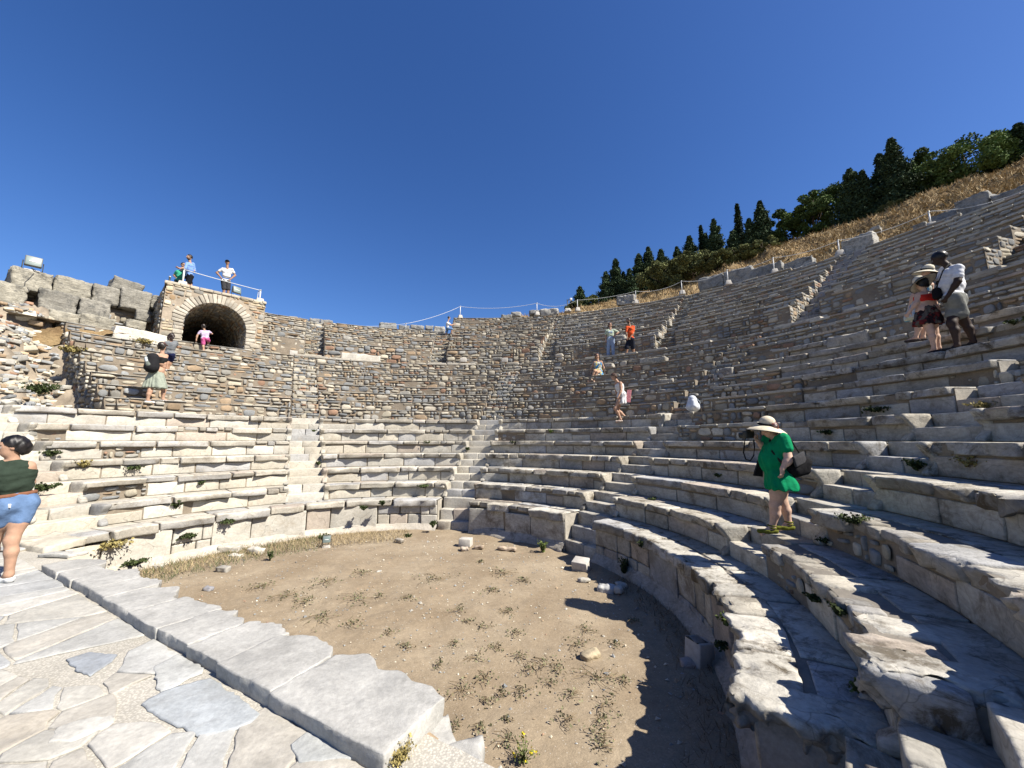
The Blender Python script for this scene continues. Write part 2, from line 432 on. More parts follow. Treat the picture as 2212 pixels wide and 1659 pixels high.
    # slabs behind the edge, with a mortar joint between
    for (b0, b1) in seat_blocks(a0, a1, Rm, .5, 1.3):
        mid = (b0+b1)/2; R = RR(i, mid)
        if i >= 5 or (fulls): break
        st = .325+.02*math.sin(mid*.3); dp = .33; L = math.radians(b0-b1)*(R+.5)-.02
        P, F = stone(L, dp, .05, max(.03, segfor(P3(R, mid, zt))), .006, .010)
        P[:, 0] *= 1-.02/L; top.add(polmap(P, R+st+.055+dp/2, mid, zt-.027), F, None, marble_col()*1.05)
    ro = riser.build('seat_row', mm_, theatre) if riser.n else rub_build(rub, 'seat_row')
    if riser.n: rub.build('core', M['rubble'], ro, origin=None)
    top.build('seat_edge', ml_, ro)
    if i == 0:
        ro['label'] = 'tall podium wall of marble slabs around the orchestra'
        # base moulding
        mo = MB(); prof = [(-.02, .20), (-.05, .185), (-.055, .15), (-.09, .14), (-.10, .10), (-.14, .085), (-.15, .0), (-.15, -.05)]
        a = np.arange(a0, a1, -1.5); a = np.append(a, a1); ar = np.radians(a)
        V = []; R = np.array([RR(0, x) for x in a])+.06
        for dr, dz in prof: V.append(np.stack([CX+(R+dr)*np.cos(ar), CY+(R+dr)*np.sin(ar), FLOOR+dz+0*R+.004*np.sin(a*3)], 1))
        V = np.array(V); n = len(a); k = len(prof)
        V = V+.006*np.stack([N1(V*2), N2(V*2), N3(V*2)], -1)
        q = [[p*n+j, p*n+j+1, (p+1)*n+j+1, (p+1)*n+j] for p in range(k-1) for j in range(n-1)]
        mo.add(V.reshape(-1, 3), q, None, np.array([.50, .455, .385])); mo.build('base_moulding', mm_, ro)
    return ro
def rub_build(rub, name):
    o = rub.build(name, M['rubble'], theatre); return o
def thpx(x, y, i): return polar(oncyl(x, y, RR(i)))[1]
MSTART = {5: thpx(1640, 915, 5), 6: thpx(1655, 889, 6), 7: thpx(1733, 858, 7), 8: thpx(1733, 830, 8), 9: thpx(1685, 806, 9), 10: thpx(1627, 787, 10), 11: thpx(1704, 762, 11)}
print('MSTART', MSTART)
for r_ in ((176, STC[2]+swid(4.85)), (STC[2]-swid(4.85), STC[3]+swid(4.85)), (STC[3]-swid(4.85), STC[5]+swid(4.85)), (STC[5]-swid(4.85), -55.)): marble_row(0, 0, r_)
for i in range(1, 12):
    for w in range(6):
        if w == 5 and i > 3: continue
        if w < 3 and i > 6: continue
        a0, a1 = wedges(RR(i, 60))[w]
        if w == 3 and i >= 5: marble_row(i, w, (MSTART[i], a1) if i != 11 else (MSTART[i], thpx(1856, 742, 11))); continue
        if w == 4 and i == 11: continue
        marble_row(i, w)

# thick broken slabs at the ends of the rows beside the nearest steps
for i, (w_, d_, h_, off) in {0: (.36, .80, .20, .10), 1: (.34, .62, .22, .12), 2: (.30, .60, .20, .12)}.items():
    th_ = STC[5]+swid(RR(i))+math.degrees(off/RR(i)); P, F = stone(w_, d_, h_, .02, .03, .022)
    Sx = P*1.0+i*5; e1 = np.clip((P[:, 0]/w_-.1)/.3, 0, 1); e2 = np.clip((-P[:, 1]/d_-.3)/.2, 0, 1)
    P[:, 0] -= e1*(.05*np.abs(N1(Sx*2))+.02*np.abs(NF(Sx*.6))); P[:, 1] += e2*(.06*np.abs(N2(Sx*1.6))+.02*np.abs(NF(Sx*.6)))
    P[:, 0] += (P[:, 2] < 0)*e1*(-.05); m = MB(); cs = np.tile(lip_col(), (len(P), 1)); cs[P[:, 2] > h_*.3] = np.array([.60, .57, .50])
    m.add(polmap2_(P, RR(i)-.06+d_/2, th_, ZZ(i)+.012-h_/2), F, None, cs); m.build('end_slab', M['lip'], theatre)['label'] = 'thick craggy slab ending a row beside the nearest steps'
# ---- staircases through the marble rows: two steps to a seat
def staircase(c, idx):
    root = None; steps = []
    for i in range(0, 7):
        for half in (0, 1):
            z = (ZZ(i-1) if i else FLOOR) + ((ZZ(i)-(ZZ(i-1) if i else FLOOR))*(.5 if half == 0 else 1.0))
            H = (ZZ(i)-(ZZ(i-1) if i else FLOOR))/2
            if i == 0: parts = [(-.28 if half == 0 else .02)]
            R = RR(i, c)+(.03 if half == 0 else .34)
            if idx == 5 and i > 3: continue
            if i == 0:
                if half: continue
                for q in range(3): steps.append((R+q*.21, FLOOR+(ZZ(0)-FLOOR)*(q+1)/3, (ZZ(0)-FLOOR)/3, 0))
                continue
            steps.append((R, z, H, i))
    if idx in (0, 1, 4): steps = [s for s in steps if s[3] > 0]
    first = MB()
    for (R, z, H, i) in steps:
        m = MB(); hw = HW if idx else .62
        dp = .40 if R > 5.2 else .45
        sg = segfor(P3(R, c, z)); n = 1 if rng.random() < .5 else 2
        w0 = -hw-.01
        for k in range(n):
            w1 = hw+.01 if k == n-1 else rng.uniform(-.15, .15)
            P, F = stone(w1-w0-.008, dp, H+.03, sg, .007, .018)
            P[:, 0] += (w0+w1)/2
            m.add(polmap2(P, R+dp/2, c, z-(H+.03)/2), F, None, marble_col()*.97); w0 = w1
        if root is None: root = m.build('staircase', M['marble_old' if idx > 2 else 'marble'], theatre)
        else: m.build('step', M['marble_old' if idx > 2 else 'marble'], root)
def polmap2(P, R, th, z):
    a = math.radians(th); e = np.array([math.cos(a), math.sin(a)]); t = np.array([math.sin(a), -math.cos(a)])
    r = R+P[:, 1]
    return np.stack([CX+r*e[0]+P[:, 0]*t[0], CY+r*e[1]+P[:, 0]*t[1], z+P[:, 2]], 1)
for k, c in enumerate(STC): staircase(c, k)

# ---- carved end blocks beside each flight
def end_block(i, c, side):
    R = RR(i, c); zb = ZZ(i-1) if i else FLOOR+.05; zt = ZZ(i)
    sg = segfor(P3(R, c, zt)); H = zt-zb; w = .13
    P, F = stone(w, .34, H+.01, min(sg, .07), .014, .045)
    t = (P[:, 2]+H/2)/H
    P[:, 1] += np.where(P[:, 1] < 0, 1, .15)*(-.06*np.exp(-((t-.97)/.22)**2)+.075*np.exp(-((t-.45)/.22)**2)-.05*np.exp(-((t-.04)/.13)**2))
    P[:, 0] += (HW-.005+w/2-.03)*side
    m = MB(); m.add(polmap2(P, R-.03+.17, c, zb+H/2), F, None, marble_col()*rng.uniform(.8, 1.))
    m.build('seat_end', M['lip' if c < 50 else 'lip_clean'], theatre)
for k, c in enumerate(STC):
    for i in range(1, 7):
        if k == 5 and i > 3: continue
        for s in (-1, 1):
            if k == 0 and s == -1: continue
            if rng.random() < .9: end_block(i, c, s)

# ---- rubble rows of the lower tier
def cap_stones(mb, R, a0, a1, zt, prob=.8, hmax=.09, bright=1.):
    for b0, b1 in seat_blocks(a0, a1, R, .2, .75):
        if rng.random() > prob: continue
        l = math.radians(b0-b1)*R-.008; hh = rng.uniform(.55, 1)*hmax; dp = rng.uniform(.2, .34)
        P, F = stone(l, dp, hh, .16, .014, .02)
        a = (b0+b1)/2
        mb.add(polmap(P, R+dp/2+rng.uniform(-.05, -.005)*(1 if hmax > .05 else .55)-(0 if hmax > .05 else .008), a, zt-hh/2+rng.uniform(0, .012)), F, None, (rubble_cols(1)[0]*.45+np.array([.43, .41, .36])*.62)*bright)
LEND = 151.5
def rubble_tier_row(R, zb, zt, a0, a1, depth, cw=.10, ch=.11, cap=.8, warm=0.):
    lit = a0 > 75; cap = .94 if not lit else .9; cut_ = .075 if not lit else .035
    mb = MB(); n = max(3, int((a0-a1)/2.5))
    def core(s, t):
        ar = np.radians(a0+(a1-a0)*s); r = R+.012+.02*np.sin(s*(a0-a1)*.3*R)
        return np.stack([CX+r*np.cos(ar), CY+r*np.sin(ar), zb-.05+(zt-.012-zb+.05)*t], 1)
    gridstrip(mb, core, n, 2, MORT)
    def tr(s, t):
        ar = np.radians(a0+(a1-a0)*s); r = R+.01+depth*t
        return np.stack([CX+r*np.cos(ar), CY+r*np.sin(ar), zt-.014+0*r+.012*np.sin(ar*40+t*9)], 1)
    gridstrip(mb, tr, n, 4, MORT*1.1)
    cw, ch = (cw*1.25, ch*1.05) if lit else (cw, ch)
    rubble(mb, math.radians(a0-a1)*R, zt-zb-cut_, polface(R, a0, zb), cw, ch, .017 if lit else .014, .032, warm+(.06 if lit else 0))
    if cap: cap_stones(mb, R, a0, a1, zt, cap, .09 if not lit else .034, 1. if not lit else .85)
    for ae in (a0, a1):
        if ae > 150: continue
        e_ = math.radians(ae); q = [(CX+r_*math.cos(e_), CY+r_*math.sin(e_)) for r_ in (R+.01, R+min(depth, .7))]
        mb.add([[*q[0], zb-.3], [*q[1], zb-.3], [*q[1], zt-.02], [*q[0], zt-.02]], [[0, 1, 2, 3]], None, MORT)
    return mb
def sector_list(R, cents, start, end, w=HW):
    out = []; a = start
    for c in cents:
        if c > start or c < end: continue
        out.append((a, c+swid(R, w))); a = c-swid(R, w)
    out.append((a, end)); return out
for i in range(7, NROW):
    R = RR(i); zt = ZZ(i); zb = ZZ(i-1)
    for (a0, a1) in sector_list(R, [c for c in STC[1:5]], LEND-.12, -40):
        if i < 11 and a0 < 0: continue
        if i < 12 and a0 > MSTART.get(i, -99) > a1: a1 = MSTART[i] if i < 11 else a1
        if i == 11 and 0 < a0 < 40: a1 = MSTART[11]
        mb = rubble_tier_row(R, zb, zt, a0, a1, .7 if i < NROW-1 else 1.6)
        mb.build('rubble_row', M['rubble'], theatre)
for i in (5, 6):
    R = RR(i); a0 = STC[3]-swid(R)
    rubble_tier_row(R, ZZ(i-1), ZZ(i), a0, MSTART[i], .7, cap=.9).build('rubble_row', M['rubble'], theatre)
i = 11; a0 = thpx(1856, 742, 11); rubble_tier_row(RR(i), ZZ(i-1), ZZ(i), a0, STC[4]+swid(RR(i)), .7).build('rubble_row', M['rubble'], theatre)
# stairs of the lower rubble tier
def flight(c, R0, R1, z0, z1, n, w, mat, colf, name='staircase'):
    m = MB()
    for k in range(n):
        R = R0+(R1-R0)*k/n; z = z0+(z1-z0)*(k+1)/n; H = (z1-z0)/n
        rubble(m, 2*w, H, (lambda R_, z_: (lambda s, zz, o: np.stack([CX+(R_-o)*math.cos(math.radians(c))+(s-w)*math.sin(math.radians(c)), CY+(R_-o)*math.sin(math.radians(c))-(s-w)*math.cos(math.radians(c)), z_-H+zz], 1)))(R-.01, z), .1, .085, .012, .02)
        a = -w
        while a < w-.05:
            b = min(w, a+rng.uniform(.25, .6)); b = w if w-b < .15 else b
            HH_ = rng.uniform(.05, .09) if colf().std() > .0 and c != 31. else H; P, F = stone(b-a-.012, (R1-R0)/n+.12, HH_, .15, .014, .02); P[:, 0] += (a+b)/2
            m.add(polmap2(P, R+((R1-R0)/n+.12)/2-.02+rng.uniform(-.015, .015), c, z-HH_/2-.002), F, None, colf()*.9); a = b
    def sl(s, t):
        e = math.radians(c); r = R0+(R1-R0)*t; x = (s-.5)*2*w
        return np.stack([CX+r*math.cos(e)+x*math.sin(e), CY+r*math.sin(e)-x*math.cos(e), z0+(z1-z0)*t-.1], 1)
    gridstrip(m, sl, 2, 8, MORT)
    for k in range(n):
        R = R0+(R1-R0)*k/n; z = z0+(z1-z0)*(k+1)/n; H = (z1-z0)/n; e = math.radians(c); q = [(CX+(R+.005)*math.cos(e)+x*math.sin(e), CY+(R+.005)*math.sin(e)-x*math.cos(e)) for x in (-w, w)]
        m.add([[*q[0], z-H-.12], [*q[1], z-H-.12], [*q[1], z-.01], [*q[0], z-.01]], [[0, 1, 2, 3]], None, MORT)
    return m.build(name, mat, theatre)
for c in STC[1:5]:
    f = flight(c, RR(7), RR(14)+.33, ZZ(6), ZZ(14), 16, HW, M['rubble'], lambda: rubble_cols(1)[0]*.95)
# ---- diazoma edge and upper tier
pale = lambda: np.array([.50, .46, .385])*rng.uniform(.8, 1.15)
dz = MB()
for b0, b1 in seat_blocks(128, -30, 13.9, .5, 1.5):
    if rng.random() < .35: continue
    l = math.radians(b0-b1)*13.9-.03; P, F = stone(l, .45, .11, .16, .012, .025)
    dz.add(polmap(P, 13.96+.2, (b0+b1)/2, ZZ(14)+.03), F, None, pale())
def dzf(s, t):
    ar = np.radians(156-196*s); r = 14.0+1.7*t
    return np.stack([CX+r*np.cos(ar), CY+r*np.sin(ar), ZZ(14)+.0+0*r], 1)
gridstrip(dz, dzf, 70, 2, MORT*1.2)
dz.build('walkway', M['mortar'], theatre)['label'] = 'pale ledge of the walkway between the two tiers'
UEND0, UEND1 = 128.6, -35.
for j in range(0, 11):
    R = URR(j); zt = UZZ(j); zb = UZZ(j-1) if j else ZZ(14)
    for (a0, a1) in sector_list(R, UST, UEND0, UEND1, .46):
        # split where the ruin is lower
        cuts = [a0]+[c for c in (95.0, 38., 22.) if a1 < c < a0]+[a1]
        for b0, b1 in zip(cuts[:-1], cuts[1:]):
            if j > utop((b0+b1)/2): continue
            if j == 0:
                mb = rubble_tier_row(R, zb, zt, b0, b1, .7, .125, .115, .7, .08 if b0 > 60 else 0.)
            else:
                mb = rubble_tier_row(R, zb, zt, b0, b1, .7 if j < utop((b0+b1)/2) else 1.6, .115, .10, .85, .1 if b0 > 90 else 0.)
            o = mb.build('upper_rubble_row', M['rubble'], theatre)
            if j == 0: o['label'] = 'taller rubble wall at the foot of the upper tier'
# side walls of the sunken upper stairs and the flights
for c in UST:
    jt = utop(c); w = .46
    flight(c, UR0-.1, URR(jt)+.4, ZZ(14), UZZ(jt)-.1, 13, w, M['rubble'], (lambda: np.array([.40, .38, .37])*rng.uniform(.85, 1.1)) if c == 31. else (lambda: rubble_cols(1)[0]*1.0))
    m = MB()
    for s in (-1, 1):
        e = math.radians(c); ev = np.array([math.cos(e), math.sin(e)]); tv = np.array([math.sin(e), -math.cos(e)])
        for j in range(0, jt+1):
            zt = UZZ(j)-.02; R0 = math.sqrt(URR(j)**2-w*w); V = []
            zb = UZZ(j)-1.75 if j > 3 else ZZ(14)
            for r in (R0, R0+.62):
                for z in (zb, zt): V.append([CX+r*ev[0]+s*w*tv[0], CY+r*ev[1]+s*w*tv[1], z])
            m.add(V, [[0, 2, 3, 1] if s > 0 else [0, 1, 3, 2]], None, MORT)
            p0 = np.array(V[0][:2]); p1 = np.array(V[2][:2])
            rubble(m, .62, zt-zb, lineface(p0, p1, zb, -s*tv), .13, .11, .012, .02)
    m.build('stair_side_wall', M['rubble'], theatre)
# end face of the lower tier at the left
m = MB(); e = math.radians(LEND); ev = np.array([math.cos(e), math.sin(e)]); tv = np.array([-math.sin(e), math.cos(e)])
for i in range(7, NROW):
    R = RR(i); zt = ZZ(i)-.02; p0 = np.array([CX, CY])+ev*(R+.01); p1 = p0+ev*.66; zb = FLOOR+1.9
    for o_ in (0, -.25): m.poly([[*(p0-ev*.3+tv*o_), zb], [*(p1+ev*.3+tv*o_), zb], [*(p1+ev*.3+tv*o_), zt+(.0 if o_ == 0 else -.02)], [*(p0-ev*(.0)+tv*o_), zt], [*(p0-ev*.3+tv*o_), zt-.4]], [[0, 1, 2, 3], [0, 3, 4]], MORT)
    rubble(m, .66, zt-zb, lineface(p0, p1, zb, tv), .12, .11, .012, .05)
m.build('end_wall', M['rubble'], theatre)
# solid mass behind (so nothing is hollow from the side)
m = MB()
def back(s, t):
    a = 128.6-168*s; ar = np.radians(a); r = 23.4+0*ar; zt = np.array([UZZ(utop(x)) for x in a])
    return np.stack([CX+r*np.cos(ar), CY+r*np.sin(ar), zt*t+(1-t)*FLOOR], 1)
gridstrip(m, back, 120, 4, MORT)
m.build('outer_wall', M['mortar'], theatre)
# ================================================================= setting: ground, orchestra, hill, paving
def mat_ground():
    m, nt, bs = nodes('dry_earth'); p = geo(nt)
    c = ramp(nt, noise(nt, .8, 5, .6, p), [(.3, (.26, .198, .13)), (.55, (.335, .268, .185)), (.75, (.40, .33, .235))])
    c = mix(nt, 'MULTIPLY', c, ramp(nt, noise(nt, 14, 6, .75, p), [(.25, .78), (.7, 1.12)]), 1.0)
    c = mix(nt, 'MULTIPLY', c, ramp(nt, noise(nt, 60, 3, .7, p), [(.3, .84), (.7, 1.12)]), 1.0)
    c = mix(nt, 'MIX', c, (.22, .175, .125), ramp(nt, noise(nt, 3.3, 6, .7, p, .5), [(.54, 0.), (.68, .55)]))
    vo = nd(nt, 'ShaderNodeTexVoronoi'); vo.inputs['Scale'].default_value = 26.; nt.links.new(p, vo.inputs['Vector'])
    c = mix(nt, 'MIX', c, (.50, .46, .40), ramp(nt, vo.outputs['Distance'], [(.10, .75), (.16, 0.)]))
    c = mix(nt, 'MULTIPLY', c, (DIM, DIM, DIM), 1.0)
    nt.links.new(c, bs.inputs['Base Color']); bs.inputs['Roughness'].default_value = .95; bs.inputs['Specular IOR Level'].default_value = .1
    b = bump(nt, bs, noise(nt, 5, 8, .7, p), .6, .016); b = bump(nt, bs, noise(nt, 55, 4, .7, p), .8, .006, b)
    return m
M['earth'] = mat_ground()
def mat_dry():
    m, nt, bs = nodes('dry_grass_slope'); p = geo(nt)
    c = ramp(nt, noise(nt, 1.1, 7, .7, p), [(.3, (.16, .10, .055)), (.5, (.36, .25, .13)), (.7, (.50, .37, .20))])
    c = mix(nt, 'MULTIPLY', c, ramp(nt, noise(nt, 9, 6, .75, mapping(nt, p, (1, 1, 2.5))), [(.25, .62), (.7, 1.25)]), 1.0)
    c = mix(nt, 'MULTIPLY', c, ramp(nt, noise(nt, .35, 4, .6, p), [(.35, .62), (.65, 1.1)]), 1.0); c = mix(nt, 'MULTIPLY', c, (DIM, DIM, DIM), 1.0)
    nt.links.new(c, bs.inputs['Base Color']); bs.inputs['Roughness'].default_value = 1.; bs.inputs['Specular IOR Level'].default_value = .05
    bump(nt, bs, noise(nt, 4, 8, .75, p), 1., .15); return m
M['dry'] = mat_dry()
M['straw'] = mat_plain('dry_straw', None, .9, 0, .2, 20)
def mat_gravel():
    m, nt, bs = nodes('gravelly_mortar'); p = geo(nt)
    c = ramp(nt, noise(nt, 2., 6, .65, p), [(.3, (.46, .43, .365)), (.7, (.60, .56, .48))])
    vo = nd(nt, 'ShaderNodeTexVoronoi'); vo.inputs['Scale'].default_value = 70.; nt.links.new(p, vo.inputs['Vector'])
    c = mix(nt, 'MULTIPLY', c, ramp(nt, vo.outputs['Distance'], [(.1, 1.15), (.6, .72)]), 1.0)
    c = mix(nt, 'MULTIPLY', c, (DIM, DIM, DIM), 1.0)
    nt.links.new(c, bs.inputs['Base Color']); bs.inputs['Roughness'].default_value = .95
    b = bump(nt, bs, vo.outputs['Distance'], -.8, .006); b = bump(nt, bs, noise(nt, 9, 8, .7, p), .6, .02, b); return m
M['gravel'] = mat_gravel()

# far ground sheet
m = MB(); gridstrip(m, lambda s, t: np.stack([(s-.5)*1600, (t-.5)*1600, 0*s+FLOOR-.35], 1), 8, 8, (.4, .33, .25))
tag(m.build('ground', M['earth']), kind='structure')
# orchestra floor
m = MB()
def orch(s, t):
    a = 2*math.pi*s; r = 5.15*t; x = CX+r*np.cos(a); y = CY+r*np.sin(a)
    P = np.stack([x, y, 0*x], 1)
    z = FLOOR+.010*N1(P*.9)+.003*N2(P*3)+.05*np.clip((r-4.3)/.8, 0, 1)
    return np.stack([x, y, z], 1)
gridstrip(m, orch, 160, 60, (.4, .33, .25)); tag(m.build('orchestra_floor', M['earth']), kind='structure')

# stage edge line: from the left end of the seating to the right of the camera
SA = onz(100, 1215, STAGE+.10)[:2]; SB = onz(835, 1612, STAGE+.12)[:2]
sd = (SB-SA)/np.linalg.norm(SB-SA); sn = np.array([-sd[1], sd[0]])        # sn points to the orchestra
if sn@(np.array([CX, CY])-SA) < 0: sn = -sn
def SP(u, v, z=0): q = SA+sd*u+sn*v; return np.array([q[0], q[1], z])
SL = float(np.linalg.norm(SB-SA))
# retaining face under the stage edge
m = MB()
gridstrip(m, lambda s, t: np.stack([SA[0]-sd[0]*1.2+sd[0]*s*(SL+4.4)+sn[0]*.30, SA[1]-sd[1]*1.2+sd[1]*s*(SL+4.4)+sn[1]*.30, FLOOR-.1+(STAGE-FLOOR+.05)*t], 1), 30, 3, MORT*1.3)
def sf(s, z, o): return np.stack([SA[0]+sd[0]*s+sn[0]*(.30+o), SA[1]+sd[1]*s+sn[1]*(.30+o), FLOOR+z+0*s], 1)
rubble(m, SL+3, STAGE-FLOOR, sf, .16, .14, .012, .05)
wall_root = m.build('stage_wall', M['rubble']); tag(wall_root, 'low rough stone wall dropping from the paved stage to the orchestra floor', 'wall')

# paving: irregular flagstones in a gravelly mortar bed
m = MB()
def pave(s, t):
    u = -4.6+(SL+8.2)*s; v = .30-9.5*(1-t)
    x = SA[0]+sd[0]*u+sn[0]*v; y = SA[1]+sd[1]*u+sn[1]*v
    P = np.stack([x, y, 0*x], 1); return np.stack([x, y, STAGE-.006+.0015*N1(P*.8)+.0015*N2(P*3)], 1)
gridstrip(m, pave, 150, 110, (.4, .38, .33)); tag(m.build('pavement', M['gravel']), kind='structure')
def clip(poly, n, d):
    out = []
    for i in range(len(poly)):
        a, b = poly[i], poly[(i+1) % len(poly)]; da, db = a@n-d, b@n-d
        if da <= 0: out.append(a)
        if (da < 0) != (db < 0) and abs(da-db) > 1e-9: out.append(a+(b-a)*da/(da-db))
    return out
def voronoi(pts, stretch):
    P = pts*stretch; res = []
    for i, p in enumerate(P):
        d = np.linalg.norm(P-p, axis=1); nb = np.argsort(d)[1:15]
        poly = [p+np.array(q)*2.2 for q in ((-1, -1), (1, -1), (1, 1), (-1, 1))]
        for j in nb:
            n = P[j]-p; l = np.linalg.norm(n); n = n/l; poly = clip(poly, n, n@(p+P[j])/2)
            if len(poly) < 3: break
        if len(poly) >= 3: res.append((pts[i], np.array(poly)/stretch))
    return res
def flag(mb, poly, z, col, h=.014, gap=.02, seg=.06):
    """one flagstone: shrunk, roughened polygon with a rounded rim"""
    c = poly.mean(0); pts = []
    n = len(poly)
    for i in range(n):
        a, b = poly[i], poly[(i+1) % n]; L = np.linalg.norm(b-a); k = max(1, int(L/seg))
        for q in range(k): pts.append(a+(b-a)*q/k)
    pts = np.array(pts); d = pts-c; L = np.linalg.norm(d, axis=1, keepdims=True)
    rad = L.mean(); ph = rng.uniform(0, 99)
    S = np.c_[pts*3.2, np.full(len(pts), ph)]
    sh = 1-(gap*(1+.35*N1(S)[:, None])+.006*N2(S*2.5)[:, None])/np.maximum(L, .05)
    corner = 1-.07*np.clip((L/rad-1.15), 0, 1)
    base = c+d*np.clip(sh*corner, .4, 1)
    rings = [(1.0, -.006), (.985, h*.75), (.94, h), (.62, h), (.3, h)]; V = []
    for sc, zz in rings:
        q = c+(base-c)*sc; V.append(np.c_[q, z+zz+.0013*N1(np.c_[q*2.2, np.full(len(q), ph)])*(zz > 0)])
    V.append(np.array([[c[0], c[1], z+h]])); n = len(pts); k = np.arange(n); k2 = (k+1) % n
    F = np.concatenate([np.stack([r*n+k, r*n+k2, (r+1)*n+k2, (r+1)*n+k], 1) for r in range(4)])
    T = np.stack([4*n+k, 4*n+k2, np.full(n, 5*n)], 1)
    mb.add(np.concatenate(V), F, T, col)
pts = []
for a_ in np.arange(-5.5, SL+2.4, .38):
    for k_, b_ in enumerate(np.arange(-5.2, -.15, .30)):
        sz = .5+.5*float(np.clip(NL(np.array([a_*2.5, b_*2.5, 3.])), -1, 1))
        if rng.random() < .10: continue
        pts.append((a_+(.19 if k_ % 2 else 0)+rng.uniform(-.17, .17), min(b_+rng.uniform(-.13, .13), -.12)))
        if sz > .7 and rng.random() < .5: pts.append((a_+rng.uniform(.1, .3), min(b_+rng.uniform(.1, .2), -.1)))
pts = np.array(pts)
hero = [np.array([onz(x, y, STAGE)[:2] for x, y in q]) for q in (
    [(300, 1522), (345, 1492), (455, 1462), (520, 1505), (565, 1545), (548, 1565), (470, 1592), (425, 1592), (345, 1560)],
    [(330, 1440), (385, 1412), (447, 1445), (440, 1455), (345, 1500), (330, 1478)],
    [(140, 1425), (190, 1408), (255, 1415), (245, 1430), (195, 1462), (160, 1450)],
    [(100, 1610), (115, 1575), (190, 1552), (250, 1545), (255, 1560), (165, 1605)],
    [(625, 1612), (660, 1582), (745, 1610), (775, 1640), (640, 1656)])]
hcol = [(.40, .44, .47), (.52, .53, .51), (.30, .34, .39), (.66, .64, .58), (.50, .52, .51)]
def inside(p, poly):
    c = False; n = len(poly)
    for i in range(n):
        a, b = poly[i], poly[i-1]
        if (a[1] > p[1]) != (b[1] > p[1]) and p[0] < (b[0]-a[0])*(p[1]-a[1])/(b[1]-a[1])+a[0]: c = not c
    return c
m = MB()
pal = [(.52, .485, .42), (.56, .54, .48), (.48, .49, .48), (.40, .43, .46), (.60, .58, .53), (.50, .44, .35), (.45, .44, .41)]
for c, poly in voronoi(pts, np.array([.74, 1.0])):
    poly = clip(list(poly), np.array([0., 1.]), -.015)
    poly = clip(poly, np.array([1., 0.]), SL+2.2); poly = clip(poly, np.array([-1., 0.]), 6.2)
    if len(poly) < 3: continue
    poly = np.array(poly); w = np.array([SP(a, b)[:2] for a, b in poly]); cw = w.mean(0)
    if np.abs(poly-c).max() > 2.2: continue
    if any(inside(cw, h) for h in hero): continue
    col = np.array(pal[int(rng.choice(7, p=[.25, .2, .15, .12, .12, .08, .08]))])*rng.uniform(.88, 1.1)
    col = col*.62+np.array([.54, .51, .45])*.38
    flag(m, w, STAGE+.0015, col, .0045, .012, max(.035, np.linalg.norm(cw)*.02))
for h, c in zip(hero, hcol): flag(m, h, STAGE+.0045, np.array(c)*.75+np.array([.54, .52, .48])*.25, .005, .012, .035)
tag(m.build('flagstone_paving', M['paving']), kind='structure')

# long kerb slabs along the stage edge, each lying separately
klen = [.75, .62, .70, .55, .85, .78, .66, .60, .80, 1.25]
sc_ = SL/sum(klen); u = 0.
for k, l in enumerate(klen):
    l *= sc_; mb = MB(); wd = .44+rng.uniform(-.04, .05)+(.10 if k == 9 else (.03 if k == 8 else 0)); hh = .115 if k < 5 else (.12 if k < 8 else .13)
    P, F = stone(l-.002, wd, hh, .028, .016, .010, topflat=True)
    P[:, 1] += .045*N1(np.c_[P[:, 0]*1.6+k, P[:, 0]*0, P[:, 0]*0+k])*(np.clip(P[:, 1]/wd+.5, 0, 1))
    e = np.clip(P[:, 1]/wd*2, 0, 1)                      # scalloped broken rear edge
    P[:, 1] -= e*.06*np.abs(P[:, 0]/l*2)**2.2
    rz = math.atan2(sd[1], sd[0]); c = SP(u+l/2, wd/2-.02+rng.uniform(-.015, .015))
    tilt = -.012 if k < 6 else .008
    mb.add(rotmap(P, (c[0], c[1], STAGE+hh/2-.035), rz, tilt, rng.uniform(-.006, .006)), F, None, np.array([.47, .46, .43])*rng.uniform(.93, 1.07))
    o = mb.build('kerb_slab', M['paving'], origin=(c[0], c[1], STAGE))
    pos = ['farthest kerb slab at the left end of the stage edge, beside the podium wall', 'second kerb slab from the far left end of the stage edge', 'third kerb slab from the far left end of the stage edge', 'fourth kerb slab from the far end, left of the middle of the row', 'fifth kerb slab from the far end of the stage edge row', 'sixth kerb slab from the far end, right of the middle', 'fourth kerb slab from the near end, before the row thickens', 'third kerb slab from the near end of the stage edge', 'second kerb slab from the near end, next to the big end block', 'largest grey kerb block at the near right end, its end face open to the orchestra'][k]
    tag(o, pos, 'stone slab', 'grey marble kerb slabs along the stage edge'); u += l
# broken white stones below the slab end
def loose(name, x, y, h, size, label, cat, group=None, col=None, mat='marble', rz=None, rough=.04, seg=None, rnd=.05, tilt=0.):
    p = onz(x, y, h); mb = MB(); P, F = stone(*size, seg or max(.02, size[0]/14), rough, rnd, topflat=False)
    rz = rng.uniform(-.6, .6) if rz is None else rz
    mb.add(rotmap(P, (p[0], p[1], h+size[2]/2-.01), rz, tilt, 0), F, None, np.array(col if col is not None else (.56, .53, .46)))
    return tag(mb.build(name, M[mat], origin=(p[0], p[1], h)), label, cat, group)
G = 'loose broken stones'
loose('stone_block', 105, 1183, STAGE-.02, (.95, .45, .13), 'rough low block between the paving and the left end of the podium', 'stone block', None, (.58, .53, .43), rz=-.35, rough=.03, rnd=.03)
loose('stone_block', 45, 1180, STAGE-.02, (.7, .45, .12), 'rough low block left of the podium end, behind the woman in denim shorts', 'stone block', None, (.56, .52, .43), rz=.15, rough=.03, rnd=.03)
loose('broken_slab', 133, 1201, STAGE, (.52, .22, .05), 'thin broken slab between the podium end and the far kerb slab', 'stone slab', None, (.52, .51, .47), rz=-.1, rough=.02, rnd=.02)
